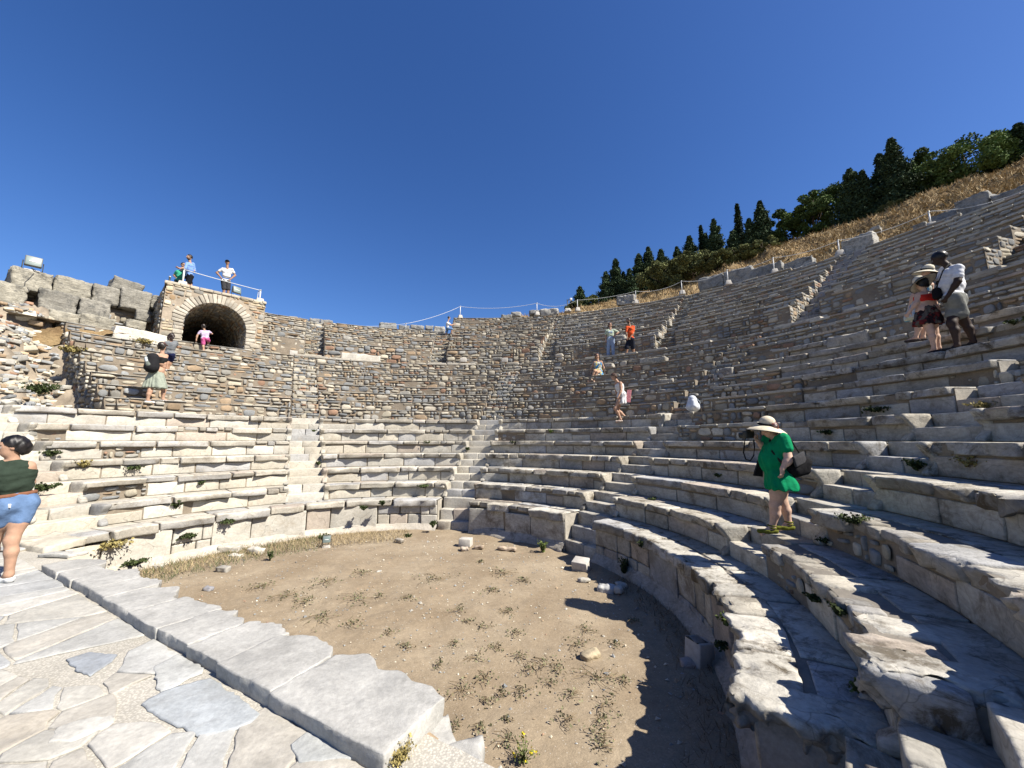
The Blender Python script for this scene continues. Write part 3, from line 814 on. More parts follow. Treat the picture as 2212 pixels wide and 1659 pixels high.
loose('broken_stone', 945, 1632, STAGE-.12, (.22, .30, .10), 'rough white broken stone just below the end of the kerb', 'stone', G, rz=.5, rough=.03, rnd=.02, seg=.018, col=(.47,.46,.43), mat='paving')
loose('broken_stone', 990, 1676, STAGE-.12, (.28, .20, .10), 'white broken stone at the bottom edge beside the kerb end', 'stone', G, rz=.2, rough=.03, rnd=.02, seg=.018, col=(.50,.49,.46), mat='paving')
0 and loose('broken_stone', 1115, 1672, STAGE-.20, (.26, .18, .14), 'pale broken stone at the bottom edge of the orchestra', 'stone', G, rz=-.2, rough=.03, rnd=.025, seg=.018, col=(.50,.49,.46), mat='paving')
loose('broken_stone', 1281, 1426, FLOOR, (.20, .13, .09), 'tan rock with a dark patch lying alone on the orchestra dirt', 'stone', G, (.46, .38, .25), rz=.4, seg=.014)
loose('broken_stone', 1308, 1277, FLOOR, (.26, .16, .12), 'squared stone in the shade below the right podium wall', 'stone', G, rz=-.3, col=(.5, .5, .48))
loose('broken_stone', 1341, 1271, FLOOR, (.16, .14, .10), 'small stone behind the squared stone in the shade', 'stone', G, rz=.3)
loose('broken_stone', 1338, 1285, FLOOR, (.15, .12, .09), 'small stone in front, right of the squared stone in the shade', 'stone', G, rz=.9)
loose('broken_stone', 1263, 1256, FLOOR, (.18, .10, .06), 'flat pale flake left of the squared stone in the shade', 'stone', G, rz=.1)
loose('broken_stone', 1492, 1440, FLOOR, (.16, .10, .08), 'pink and white stone at the foot of the grilled ground light', 'stone', G, (.5, .4, .34))
loose('broken_stone', 497, 1192, FLOOR+.03, (.42, .2, .14), 'flat stone propped on a white lump by the left podium wall', 'stone', G, rz=.25)
loose('broken_stone', 510, 1204, FLOOR, (.26, .14, .10), 'white lump under the flat stone by the left podium wall', 'stone', G, (.66, .63, .57))
loose('broken_stone', 556, 1195, FLOOR, (.34, .15, .10), 'low pale stone right of the propped stone by the podium', 'stone', G)
loose('broken_stone', 483, 1234, FLOOR, (.22, .13, .10), 'grey rough stone in the dry grass at left of the orchestra', 'stone', G, (.34, .32, .28))
loose('broken_stone', 454, 1276, FLOOR, (.12, .08, .07), 'dark bluish little stone alone on the left of the dirt', 'stone', G, (.27, .27, .29))
loose('broken_stone', 340, 1228, FLOOR, (.30, .14, .09), 'pale stone behind the far kerb slabs', 'stone', G)
loose('broken_stone', 862, 1172, FLOOR, (.20, .12, .10), 'dark and white stone under the far podium wall', 'stone', G, (.4, .37, .32))
loose('broken_stone', 1003, 1187, FLOOR, (.18, .12, .07), 'small flat stone under the pale concrete cube', 'stone', G, (.5, .42, .34))
loose('broken_stone', 1095, 1190, FLOOR, (.42, .13, .06), 'long pinkish stone on the dirt below the middle podium', 'stone', G, (.48, .38, .28), rz=-.25)
loose('broken_stone', 1035, 1186, FLOOR, (.2, .1, .06), 'small tan stone right of the pale concrete cube', 'stone', G, (.48, .38, .28))
loose('broken_stone', 818, 1236, FLOOR, (.09, .06, .05), 'tiny pale stone in the middle of the orchestra dirt', 'stone', G)

# gravel and pebbles scattered in the orchestra
m = MB(); n = 2600
r = 4.75*np.sqrt(rng.random(n)); a = rng.uniform(0, 6.283, n)
for k in range(n):
    x, y = CX+r[k]*math.cos(a[k]), CY+r[k]*math.sin(a[k])
    if (np.array([x, y])-SA)@sn < .35: continue
    s = rng.uniform(.006, .018)*(1.8 if rng.random() < .06 else 1)*(1.5 if r[k] > 4.2 else 1); o = rng.uniform(-.35, .35, (6, 3))*s
    V = np.array([[s, 0, 0], [-s, 0, 0], [0, s*.8, 0], [0, -s*.8, 0], [0, 0, s*.6], [0, 0, -s*.3]])+o
    V += np.array([x, y, FLOOR+.006+.010*float(N1(np.array([x, y, 0])*.9))])
    m.add(V, None, [[0, 2, 4], [2, 1, 4], [1, 3, 4], [3, 0, 4]], rubble_cols(1)[0]*1.25)
tag(m.build('gravel', M['rubble'], smooth=False), 'small pebbles and chips scattered over the orchestra dirt', 'gravel', kind='stuff')

# ----------------------------------------------------------------- left ruin: rubble slope, ashlar wall
def slopez(R, th):
    z = -1.62+(R-5.6)*.60
    z = np.where(R < 5.6, -1.62, z)
    z = z-.35+.30*np.clip((th-158)/6, 0, 1)
    z = z+.42*np.clip((R-12.6)/1.0, 0, 1)
    z = np.where(R > 14.3, .42-1.62+(14.3-5.6)*.60+(R-14.3)*.25, z)
    dip = np.exp(-((th-(LEND+2.2))/2.0)**2)*np.clip((R-8.5)/1., 0, 1)*np.clip((14.6-R)/1.5, 0, 1)
    return z-.9*dip
m = MB()
def sl(s, t):
    th = 186-(186-150.)*s; R = 6.0+10.5*t; ar = np.radians(th)
    th2 = th; x = CX+R*np.cos(ar); y = CY+R*np.sin(ar); P = np.stack([x, y, 0*x], 1)
    z = slopez(R, th2); inside_seats = (th < 169.5) & (R < 9.4) & (th > 150)
    z = z+.13*N1(P*.6)+.06*N2(P*2.0)
    lim = -1.58+.39*np.floor((R-4.85)/.65)-.45
    z = np.where((th < 169.5) & (R < 9.6), np.minimum(z, lim), z)
    z = np.where((th < LEND+.6), np.where(R < 14.6, np.minimum(z, -1.58+.39*np.floor((R-4.85)/.65)-.45), np.minimum(z, ZZ(14)+.06)), z)
    return np.stack([x, y, z], 1)
gridstrip(m, sl, 110, 90, MORT*1.25)
tag(m.build('rubble_slope', M['mortar']), kind='structure')
m = MB(); k = 0
while k < 5200:
    th = rng.uniform(152.2, 185); R = rng.uniform(6.2, 16.2)
    if th < 169.8 and R < 9.0: continue
    k += 1
    if R > 14.6 and rng.random() < .75: continue
    x, y, _ = P3(R, th); Q = np.array([[x, y, 0]])
    z = float(slopez(np.array(R), np.array(th)))+.13*float(N1(Q*.6)[0])+.06*float(N2(Q*2.)[0])
    s = rng.uniform(.07, .17)*(1.6 if rng.random() < .07 else 1)
    P, F = stone(s*rng.uniform(1, 2.0), s*rng.uniform(.8, 1.4), s*rng.uniform(.4, .8), s*.5, s*.13, s*.2, topflat=False)
    m.add(rotmap(P, (x, y, z+s*.10), math.radians(th)+1.57+rng.normal()*.5, rng.normal()*.2, rng.normal()*.2), F, None, rubble_cols(1, .05)[0]*rng.choice([1.15, 1.5]))
tag(m.build('loose_rubble', M['rubble']), 'tumbled rubble stones covering the ruined slope at the left edge', 'rubble', kind='stuff')

def pxblock(x0, y0, x1, y1, R, depth, label, group, name='stone_block', mat='ashlar', col=(.34, .335, .32), rough=.05, rnd=.09, cat='stone block', face=None, tilt=0., c=(CX, CY)):
    xm, ym = (x0+x1)/2, (y0+y1)/2; p = oncyl(xm, ym, R, c)
    dd = p[1]*math.cos(PITCH)+p[2]*math.sin(PITCH)
    th = math.atan2(p[1]-c[1], p[0]-c[0]); rz = th-math.pi/2          # local x tangent, y outward
    view = math.atan2(p[1], p[0]); cosv = abs(math.cos(view-th)); bearing = abs(p[0])/max(p[1], .1)
    w = abs(oncyl(x1, ym, R, c)-oncyl(x0, ym, R, c)); w = float(np.linalg.norm(w[:2])); h = (y1-y0)/FOC*dd
    if face is not None: rz = face
    P, F = stone(w, depth, h, max(.05, w/16), rough, rnd, topflat=False)
    ev = np.array([math.cos(rz+math.pi/2), math.sin(rz+math.pi/2)])
    loc = (p[0]+ev[0]*depth/2, p[1]+ev[1]*depth/2, p[2])
    mb = MB(); mb.add(rotmap(P, loc, rz, 0, tilt), F, None, np.array(col)*rng.uniform(.9, 1.1))
    return tag(mb.build(name, M[mat], origin=(loc[0], loc[1], loc[2]-h/2)), label, cat, group)
GA = 'big weathered ashlar blocks of the left wall'
def r1(a, b, c, d): return (a*.2604, 521.2+b*.2604, c*.2604, 521.2+d*.2604)
ash = [((100, 235, 445, 415), 15.7, 'grey ashlar block carrying the small floodlight', 0),
 ((450, 305, 765, 485), 15.8, 'lichen spotted block with the broadest face in the top course, right of the floodlight block', 0),
 ((768, 365, 1000, 525), 15.9, 'squarish grey block of the top course under the left end of the flat slab', 0),
 ((930, 322, 1195, 430), 16.0, 'thin flat slab lying tilted on top of the left wall', .15),
 ((1000, 395, 1255, 570), 15.8, 'smooth faced grey block below the tilted flat slab', 0),
 ((1258, 455, 1345, 560), 16.0, 'narrow block squeezed between the left wall and the vault', 0),
 ((315, 415, 655, 600), 15.6, 'dark grey long block directly under the lichen spotted block', 0),
 ((655, 490, 925, 630), 15.6, 'layered grey block in the middle of the second course', 0),
 ((-40, 350, 235, 530), 15.4, 'dark block at the very left edge, below the floodlight block', 0),
 ((-60, 490, 100, 620), 15.2, 'rust stained block cut by the left edge of the view', 0),
 ((395, 580, 668, 710), 15.4, 'grey block of the third course with a cream underside', 0),
 ((670, 620, 960, 725), 15.4, 'pale flat faced block of the third course resting on dry grass', 0),
 ((1130, 570, 1255, 660), 15.7, 'small grey block at the foot of the vault side wall', 0),
 ((95, 545, 385, 640), 15.3, 'cream coloured block under the rust stained block', 0),
 ((275, 650, 485, 742), 15.1, 'dark crumbling block low on the left, above the rubble slope', 0),
 ((-50, 620, 225, 745), 15.0, 'big pale grey block low at the left edge', 0),
 ((500, 702, 650, 768), 15.0, 'small light block on the dry earth below the left wall', 0),
 ((1050, 655, 1215, 722), 15.5, 'light grey block with a little white tablet beside the vault', 0)]
for (q, R, lab, tl) in ash:
    pale_ = 'pale' in lab or 'cream' in lab or 'light' in lab
    pxblock(*r1(*q), R, .8, lab, GA, col=(.45, .42, .34) if pale_ else (.37, .35, .30), tilt=tl, rough=.042, rnd=.05)
pxblock(*r1(945, 738, 1400, 850), 13.75, .5, 'long white slab with a broken left end at the left of the vault', None, 'marble_slab', 'marble', (.62, .58, .50), .03, .03, 'stone slab', tilt=.06)
# masonry and earth behind the ashlar
m = MB()
def bk(s, t):
    th = 186-(186-141.5)*s; ar = np.radians(th); r = 16.25+0*s
    top = np.interp(th, [141, 146, 150, 156, 160, 186], [5.2, 5.3, 5.4, 5.35, 5.2, 4.8])
    P = np.stack([CX+r*np.cos(ar), CY+r*np.sin(ar), 3.0+(top-3.0)*t], 1); return P+.08*np.stack([N1(P), N2(P), 0*N1(P)], 1)
gridstrip(m, bk, 50, 12, MORT*1.1)
gridstrip(m, lambda s, t: np.stack([CX+(16.2+6*t)*np.cos(np.radians(186-44.5*s)), CY+(16.2+6*t)*np.sin(np.radians(186-44.5*s)), np.interp(186-44.5*s, [141, 146, 150, 156, 160, 186], [5.2, 5.2, 4.9, 4.8, 4.6, 4.2])], 1), 50, 3, MORT)
rubble(m, math.radians(44)*16.2, 2.0, polface(16.2, 185.5, 3.1), .15, .13, .03, .09, .1)
tag(m.build('ruined_wall', M['rubble']), 'crumbling rubble wall behind the big grey blocks at the left', 'wall')
# dry grass ledge in front of the left wall
m = MB()
def lg(s, t):
    th = 154-(154-141.8)*s; R = 13.75+2.4*t; ar = np.radians(th); P = np.stack([CX+R*np.cos(ar), CY+R*np.sin(ar), 0*R], 1)
    z = ZZ(14)-.12+.22*t+.35*t*np.clip((th-146)/8, 0, 1)+.05*N1(P*1.3)-.45*(1-np.clip((153.6-th)/2.5, 0, 1))-.5*(1-np.clip(t/.1, 0, 1))*np.clip((th-147)/2, 0, 1); P[:, 2] = z; return P
gridstrip(m, lg, 40, 14, (.4, .3, .2)); tag(m.build('dry_ledge', M['dry']), kind='structure')

# ----------------------------------------------------------------- the vaulted passage
VT = 134.7; VR = 14.5
va = math.radians(VT); ve = np.array([math.cos(va), math.sin(va)]); vt = np.array([math.sin(va), -math.cos(va)])
VZ = ZZ(14)
def VP(x, y, z): q = np.array([CX, CY])[None]+ve[None]*(VR+np.atleast_1d(y))[:, None]+vt[None]*np.atleast_1d(x)[:, None]; return np.c_[q, VZ+np.atleast_1d(z)+0*q[:, 0]]
vault = empty('vaulted_passage', VP(0, 0, 0)[0], 'square stone vault with a dark round arched tunnel opening above the seats', 'vault')
HWV, HV, AR, SPR = 1.72, 2.42, 1.07, .88
AX = .02
fc = MB()
N = 26; arc = [(AX+AR*math.cos(t), SPR+AR*math.sin(t)) for t in np.linspace(0, math.pi, N)]
inner = [(AX+AR, 0)]+arc+[(AX-AR, 0)]
def outerp(i):
    x, z = inner[i]
    if z <= SPR: return ((HWV if x > 0 else -HWV), z)
    dx, dz_ = x-AX, z-SPR; s = min((HWV-AX*(1 if dx > 0 else -1))/abs(dx) if abs(dx) > 1e-6 else 99, (HV-SPR)/dz_ if dz_ > 1e-6 else 99); return (AX+dx*s, SPR+dz_*s)
V = []; 
for i in range(len(inner)): V += [inner[i], outerp(i)]
V = np.array(V); W = VP(V[:, 0], 0*V[:, 0], V[:, 1]); fc.add(W, [[2*i, 2*i+1, 2*i+3, 2*i+2] for i in range(len(inner)-1)], None, MORT*1.5)
# facing stones outside the ring
R_ = pack(2*HWV, HV, .125, .115)
class _F: pass
keep = []
for (x, z, w, h) in R_:
    cx_, cz_ = x+w/2-HWV-AX, z+h/2; d = math.hypot(cx_, max(0, cz_-SPR)) if cz_ > SPR else abs(cx_)
    if d > AR+(.42 if cz_ > SPR else .12)+w*.25: keep.append((x, z, w, h))
_op = pack; pack = lambda *a: np.array(keep)
rubble(fc, 2*HWV, HV, lambda s, z, o: VP(s-HWV, -o, z), .12, .11, .014, .03, .25, round_=3.2); pack = _op
for c in range(len(fc.c)): pass
fc.c[-1] = fc.c[-1]*np.array([1.16, 1.08, .95])
fo = fc.build('facade', M['rubble'], vault)
ring = MB(); nv = 27
for k in range(nv):
    t = math.pi*(k+.5)/nv; L = rng.uniform(.30, .42); w = math.pi*(AR+.2)/nv-.02
    P, F = stone(w, .30, L, .09, .012, .02); P[:, 0] *= 1+.12*(P[:, 2]/L*2)
    x = AX+(AR+L/2)*math.cos(t)+P[:, 0]*math.sin(t)+P[:, 2]*math.cos(t); z = SPR+(AR+L/2)*math.sin(t)-P[:, 0]*math.cos(t)+P[:, 2]*math.sin(t)
    ring.add(VP(x, P[:, 1]+.11, z), F, None, np.array([.54, .49, .40])*rng.uniform(.7, 1.15))
for s in (-1, 1):
    z = 0
    while z < SPR-.05:
        h = min(rng.uniform(.12, .24), SPR-z); w = rng.uniform(.22, .40); P, F = stone(w, .3, h-.015, .09, .012, .025)
        ring.add(VP(P[:, 0]+AX+s*(AR+w/2), P[:, 1]+.11, P[:, 2]+z+h/2), F, None, np.array([.53, .48, .39])*rng.uniform(.75, 1.1)); z += h
ring.build('arch_ring', M['rubble'], vault)
tn = MB(); DEP = 7.
def tun(s, t):
    th = s*math.pi; return VP(AX+AR*np.cos(th), DEP*t, SPR+AR*np.sin(th))
gridstrip(tn, tun, 24, 10, MORT*1.0)
for s in (-1, 1): gridstrip(tn, lambda a, t, s=s: VP(AX+s*AR+0*a, DEP*a, SPR*t), 8, 3, MORT)
rubble(tn, DEP, math.pi*AR+2*SPR, lambda s, z, o: VP(AX+np.where(z < SPR, AR-o, np.where(z > SPR+math.pi*AR, -(AR-o), (AR-o)*np.cos(np.clip((z-SPR)/AR, 0, math.pi)))), s, np.where(z < SPR, z, np.where(z > SPR+math.pi*AR, 2*SPR+math.pi*AR-z, SPR+(AR-o)*np.sin(np.clip((z-SPR)/AR, 0, math.pi))))), .13, .12, .012, .03)
V = np.array(inner); W = VP(V[:, 0], 0*V[:, 0]+DEP-.01, V[:, 1]); tn.poly(W, [list(range(len(inner)))], MORT)
gridstrip(tn, lambda s, t: VP(AX-AR+2*AR*s, DEP*t, 0*s+.02), 4, 8, MORT)
tn.build('tunnel', M['rubble'], vault)
# outer sides, roof, buttress wall
sd_ = MB()
for s in (1,):
    gridstrip(sd_, lambda a, t, s=s: VP(s*HWV+0*a, 5.5*a, HV*t-.6*(1-t)), 8, 5, MORT)
    rubble(sd_, 5.5, HV+.5, (lambda s: (lambda q, z, o: VP(s*(HWV+o), q, z-.5)))(s), .13, .12, .014, .03)
sd_.build('side_wall', M['rubble'], vault)
rf = MB(); gridstrip(rf, lambda a, t: VP(-HWV+2*HWV*a, 5.5*t, HV+.015*np.sin(a*9)), 8, 8, MORT*1.3)
a = -HWV-.04
while a < HWV:
    w = rng.uniform(.25, .6); w = min(w, HWV+.04-a); P, F = stone(max(w-.012, .05), .42, .12, .1, .02, .03)
    rf.add(VP(P[:, 0]+a+w/2, P[:, 1]+.16, P[:, 2]+HV+.02), F, None, np.array([.52, .46, .36])*rng.uniform(.75, 1.1)); a += w
for k in range(60):
    P, F = stone(rng.uniform(.2, .5), rng.uniform(.2, .4), .06, .15, .02, .02); rf.add(VP(P[:, 0]+rng.uniform(-1.4, 1.4), P[:, 1]+rng.uniform(.5, 5), P[:, 2]+HV+.01), F, None, rubble_cols(1)[0]*1.2)
rf.build('roof', M['rubble'], vault)
A_ = VP(-HWV-.02, .05, 0)[0][:2]; LW = 5.2; dv_ = np.array([-.78, .625]); nv_ = np.array([-.625, -.78]); bw = MB()
gridstrip(bw, lambda s, t: np.stack([A_[0]+dv_[0]*LW*s, A_[1]+dv_[1]*LW*s, VZ-.6+(HV+.55-1.25*s)*t], 1), 12, 5, MORT)
gridstrip(bw, lambda s, t: np.stack([A_[0]+dv_[0]*LW*s-nv_[0]*.5*t, A_[1]+dv_[1]*LW*s-nv_[1]*.5*t, VZ-.05+HV-1.25*s+0*t], 1), 12, 2, MORT)
gridstrip(bw, lambda s, t: np.stack([A_[0]+dv_[0]*LW*s-nv_[0]*.5, A_[1]+dv_[1]*LW*s-nv_[1]*.5, VZ-.6+(HV+.55-1.25*s)*t], 1), 12, 5, MORT)
_k = [q for q in pack(LW, HV, .13, .12) if (q[1]+q[3]) < HV-1.25*(q[0]+q[2])/LW+.02]; _op = pack; pack = lambda *a: np.array(_k)
rubble(bw, LW, HV, lambda s, z, o: np.stack([A_[0]+dv_[0]*s+nv_[0]*o, A_[1]+dv_[1]*s+nv_[1]*o, VZ+z], 1), .13, .12, .014, .03); pack = _op
bo = bw.build('splayed_side_wall', M['rubble'], vault); bo['label'] = 'shaded side wall falling away to the left of the arch'
# inward-facing wall right of the vault (short return to the upper tier)
m = MB(); p0 = P3(UR0, UEND0)[:2]; e = math.radians(UEND0); ev = np.array([math.cos(e), math.sin(e)]); tv = np.array([-math.sin(e), math.cos(e)])
for j in range(0, 6):
    q0 = np.array([CX, CY])+ev*URR(j); q1 = q0+ev*.62; m.add([[*q0, ZZ(14)], [*q1, ZZ(14)], [*q1, UZZ(j)-.02], [*q0, UZZ(j)-.02]], [[0, 1, 2, 3]], None, MORT)
    rubble(m, .62, UZZ(j)-ZZ(14)-.02, lineface(q0, q1, ZZ(14), tv), .12, .11, .012, .03)
m.build('end_wall', M['rubble'], theatre)

# ----------------------------------------------------------------- hill
SKY = [(1100, 690), (1200, 684), (1281, 664), (1331, 653), (1393, 637), (1455, 620), (1504, 600), (1579, 567), (1628, 548), (1678, 530), (1755, 511), (1833, 488), (1914, 459), (1967, 436), (2048, 409), (2155, 369), (2212, 352), (2330, 310), (2600, 230), (3200, 120), (5200, 0)]
def skyy(x): return np.interp(x, [a for a, b in SKY], [b for a, b in SKY])
def ridge(x, R=34.): return oncyl(x, float(skyy(x)), R)
hx = list(np.linspace(1100, 2300, 70))+list(np.linspace(2340, 5200, 14)); rows_ = []
for x in hx:
    rd = ridge(x); d0 = oncyl(x, 700, 22.6); thh = polar(d0)[1]; zr = UZZ(utop(thh))-.12
    line = []
    for t in np.linspace(0, 1, 26):
        p = d0*(1-t)+rd*t; z = zr+(rd[2]-zr)*t**.92; line.append([p[0], p[1], z])
    dv = rd[:2]/np.linalg.norm(rd[:2])
    for q in (4, 10, 20, 40, 80): line.append([rd[0]+dv[0]*q, rd[1]+dv[1]*q, rd[2]+(.06*q if q < 11 else .6-.15*(q-10))])
    rows_.append(line)
H = np.array(rows_); 
Hn = .22*N1(H*.35)+.10*N2(H*1.1); msk = np.concatenate([np.clip(np.linspace(0, 1, 26)*4, 0, 1), np.ones(5)])[None]
H[..., 2] += Hn*msk*.8
a, b = H.shape[:2]; i = np.arange(a-1)[:, None]*b+np.arange(b-1)[None]
m = MB(); m.add(H.reshape(-1, 3), np.stack([i, i+b, i+b+1, i+1], -1).reshape(-1, 4), None, (.4, .3, .2))
tag(m.build('hillside', M['dry']), kind='structure')
def hillz(x, y):
    d = (H[..., 0]-x)**2+(H[..., 1]-y)**2; k = np.argsort(d.ravel())[:3]; w = 1/(d.ravel()[k]+1e-3); return float((H[..., 2].ravel()[k]*w).sum()/w.sum())
# straw tufts over the slope
m = MB(); V = []; C = []
n = 26000; ii = rng.uniform(0, 69, n); jj = 25*rng.random(n)**.8
i0 = ii.astype(int); j0 = jj.astype(int); fi = (ii-i0)[:, None]; fj = (jj-j0)[:, None]
B = (H[i0, j0]*(1-fi)+H[i0+1, j0]*fi)*(1-fj)+(H[i0, j0+1]*(1-fi)+H[i0+1, j0+1]*fi)*fj
hgt = rng.uniform(.08, .34, n)[:, None]; wd = rng.uniform(.012, .05, n)[:, None]; an = rng.uniform(0, 6.28, n); ax = np.stack([np.cos(an), np.sin(an), 0*an], 1)
ln = rng.normal(0, .16, (n, 3)); ln[:, 2] = 0
V = np.stack([B-ax*wd, B+ax*wd, B+ln+np.array([0, 0, 1])*hgt], 1).reshape(-1, 3)
C = np.repeat(np.array([.50, .37, .19])[None]*rng.uniform(.45, 1.25, (n, 1)), 3, 0)
m.add(V, None, np.arange(3*n).reshape(-1, 3), C); tag(m.build('dry_grass', M['straw'], smooth=False), 'dry yellow brown grass covering the hillside behind the theatre', 'grass', kind='stuff')
# ================================================================= blocks on the rims, posts, ropes, lights
def r2(a, b, c, d): return (548.6+a*.2604, 603.5+b*.2604, 548.6+c*.2604, 603.5+d*.2604)
def r3(a, b, c, d): return (1069.8+a*.2604, 548.6+b*.2604, 1069.8+c*.2604, 548.6+d*.2604)
def r4(a, b, c, d): return (1618.4+a*.2684, 246.9+b*.2684, 1618.4+c*.2684, 246.9+d*.2684)
def r5(a, b, c, d): return (1618.4+a*.2684, 658.3+b*.2684, 1618.4+c*.2684, 658.3+d*.2684)
GR = 'stone blocks left along the upper rim'
def rim(x): return 0
L = [(r2(45, 280, 200, 330), 'low grey rim block beside the vault, leftmost on the middle rim'),
 (r2(205, 300, 365, 350), 'flat grey rim block second right of the vault'),
 (r2(372, 318, 447, 412), 'upright block at the left of the three standing above the sunken stairs'),
 (r2(455, 322, 542, 420), 'upright block in the middle of the three above the sunken stairs'),
 (r2(547, 330, 652, 420), 'block at the right of the three above the sunken stairs'),
 (r2(1040, 358, 1180, 428), 'dark topped block where the rope touches the lowest part of the rim'),
 (r2(1060, 404, 1215, 444), 'tan flat stone just in front of the dark topped rim block'),
 (r2(1200, 378, 1290, 440), 'block behind the slim leaning post on the middle rim'),
 (r2(1295, 375, 1410, 414), 'grey block lying on a long flat stone on the middle rim'),
 (r2(1290, 412, 1485, 450), 'long flat stone under the grey block on the middle rim'),
 (r2(1418, 380, 1485, 414), 'small squared block on the right end of the long flat stone'),
 (r2(1490, 388, 1580, 442), 'block just left of the climbing person in white'),
 (r2(1455, 435, 1525, 480), 'small rounded block below, left of the climbing person'),
 (r2(1530, 435, 1582, 480), 'small rounded block nearest to the climbing person'),
 (r2(2050, 290, 2140, 330), 'low dark stone on the rim left of the second tall rope post'),
 (r2(2135, 268, 2210, 304), 'pale lump on the rim left of the second tall rope post'),
 (r3(280, 465, 375, 500), 'dark flat block just behind a rope post foot on the rim'),
 (r3(375, 450, 520, 508), 'pale long block right of the rope post where the trees begin'),
 (r3(1005, 345, 1065, 420), 'upright block left of the post above the overalls, in front of dark trees'),
 (r3(1065, 335, 1150, 392), 'pale block touching the upright one in front of dark trees'),
 (r3(1035, 388, 1145, 420), 'flat stone under the pale block in front of dark trees'),
 (r3(1680, 178, 1890, 292), 'large grey block below the olive shrubs, left of a pair'),
 (r3(1890, 118, 2130, 262), 'large smooth grey block, right one of the pair below the olive shrubs'),
 (r4(0, 1208, 265, 1305), 'grey block behind a post foot below the cypress slope'),
 (r4(272, 1165, 505, 1255), 'long grey block set into the grass slope behind the rim'),
 (r4(350, 1210, 540, 1288), 'tilted pale ended slab on the rim under the long grey block'),
 (r4(595, 1150, 765, 1206), 'flat pale slab under the foot of the post beside the big white block'),
 (r4(735, 970, 1005, 1132), 'big upright pale block with a white right edge on the rim'),
 (r4(965, 905, 1040, 940), 'small white stone lying in the dry grass above the big pale block'),
 (r4(1310, 880, 1430, 965), 'slanting grey stone left of the last rope post'),
 (r4(1440, 785, 1690, 912), 'broad dark block behind the last rope post'),
 (r4(1650, 655, 1940, 830), 'large dark block on the right rim with a brown hollow below it'),
 (r4(1945, 595, 2260, 770), 'huge dark block cut by the right edge of the view'),
 (r4(1690, 812, 1895, 872), 'pale pointed slab on the rim below the large dark block'),
 (r4(20, 1262, 170, 1330), 'low dark stone at the foot of the olive shrub slope')]
for q, lab in L:
    xm, ym = (q[0]+q[2])/2, (q[1]+q[3])/2
    th = polar(oncyl(xm, ym, 21))[1]; jt = utop(th); Rr = URR(jt)+.75
    right = xm > 1400
    if 'hollow' in lab or 'huge' in lab or 'broad dark' in lab or 'long grey block set' in lab: Rr += .5
    if 'in the dry grass' in lab: Rr = 25.5
    if 'tan flat' in lab or 'below' in lab and not right: Rr -= .3
    pxblock(*q, Rr, .7 if (q[2]-q[0]) > 18 else .45, lab, GR, col=(.36, .355, .335) if ('pale' not in lab and 'white' not in lab) else (.52, .50, .45), rough=.045, rnd=.07)
GL = 'loose slabs lying on the seat rows'
S_ = [(r5(610, 232, 960, 330), 11.9, 'long pale squared slab tilted on the upper right seats, dry plant at its end'),
 (r3(1195, 862, 1415, 902), 12.9, 'thin flat slab lying on the seats just right of the seated woman'),
 (r3(1290, 1322, 1412, 1420), 8.75, 'white boulder beside the flight of steps right of the white dress'),
 (r3(1340, 1122, 1490, 1182), 10.6, 'layered flat boulder left of the white rucksack'),
 (r3(1335, 1035, 1480, 1090), 11.2, 'rough pale slab above the layered flat boulder'),
 (r3(1480, 1040, 1590, 1085), 11.3, 'cream stone at the right end of the rough pale slab'),
 (r3(1325, 560, 1450, 602), 17.4, 'pale pointed block on the upper rows right of the man in orange'),
 (r3(1735, 522, 1885, 560), 17.6, 'pale stone on the upper rows, farther right of the man in orange'),
 (r3(1840, 950, 1965, 1020), 11.2, 'white ended stone in the eroded rows above the green dressed woman'),
 (r3(2010, 960, 2212, 1012), 10.9, 'long thin overhanging slab above the straw hat'),
 (r3(1600, 1160, 1665, 1195), 10.1, 'grey lump directly above the white rucksack'),
 (r3(1140, 1118, 1275, 1165), 10.6, 'rugged stone just right of the white dressed woman'),
 (r3(905, 905, 975, 940), 12.9, 'white flake beside the shoulder of the seated woman'),
 (r3(1250, 650, 1360, 700), 15.6, 'carved pink white fragment at the right side of the marble upper stairs'),
 (r3(1000, 672, 1075, 718), 15.6, 'dark white topped stone between the overalls and the man in orange')]
for q, R, lab in S_:
    pxblock(*q, R, .5, lab, GL, 'loose_slab', 'lip', (.46, .43, .37) if 'grey' not in lab else (.33, .33, .32), .035, .05)
pxblock(548.6+728*.2604, 603.5+618*.2604, 548.6+1050*.2604, 603.5+682*.2604, 15.0, .35, 'long pale slab with a broken right end on the walkway ledge', None, 'marble_slab', 'marble', (.56, .53, .46), .03, .04, 'stone slab')
# marble upper stairs behind the man in orange
# ---- rope posts
def tube(mb, pts, r, col=(.5, .5, .5), K=7, cap=True):
    pts = [np.asarray(p, float) for p in pts]; rs = r if hasattr(r, '__len__') else [r]*len(pts); V = []
    for i, p in enumerate(pts):
        d = pts[min(i+1, len(pts)-1)]-pts[max(i-1, 0)]; d /= np.linalg.norm(d)+1e-9
        a = np.cross(d, [0, 0, 1]) if abs(d[2]) < .95 else np.cross(d, [1, 0, 0]); a /= np.linalg.norm(a); b = np.cross(d, a)
        for k in range(K): t = 6.2832*k/K; V.append(p+(a*math.cos(t)+b*math.sin(t))*rs[i])
    n = len(pts); F = [[i*K+k, i*K+(k+1) % K, (i+1)*K+(k+1) % K, (i+1)*K+k] for i in range(n-1) for k in range(K)]
    s = mb.n; mb.add(V, F, None, col)
    if cap: mb.ng.append([s+k for k in range(K)][::-1]); mb.ng.append([s+(n-1)*K+k for k in range(K)])
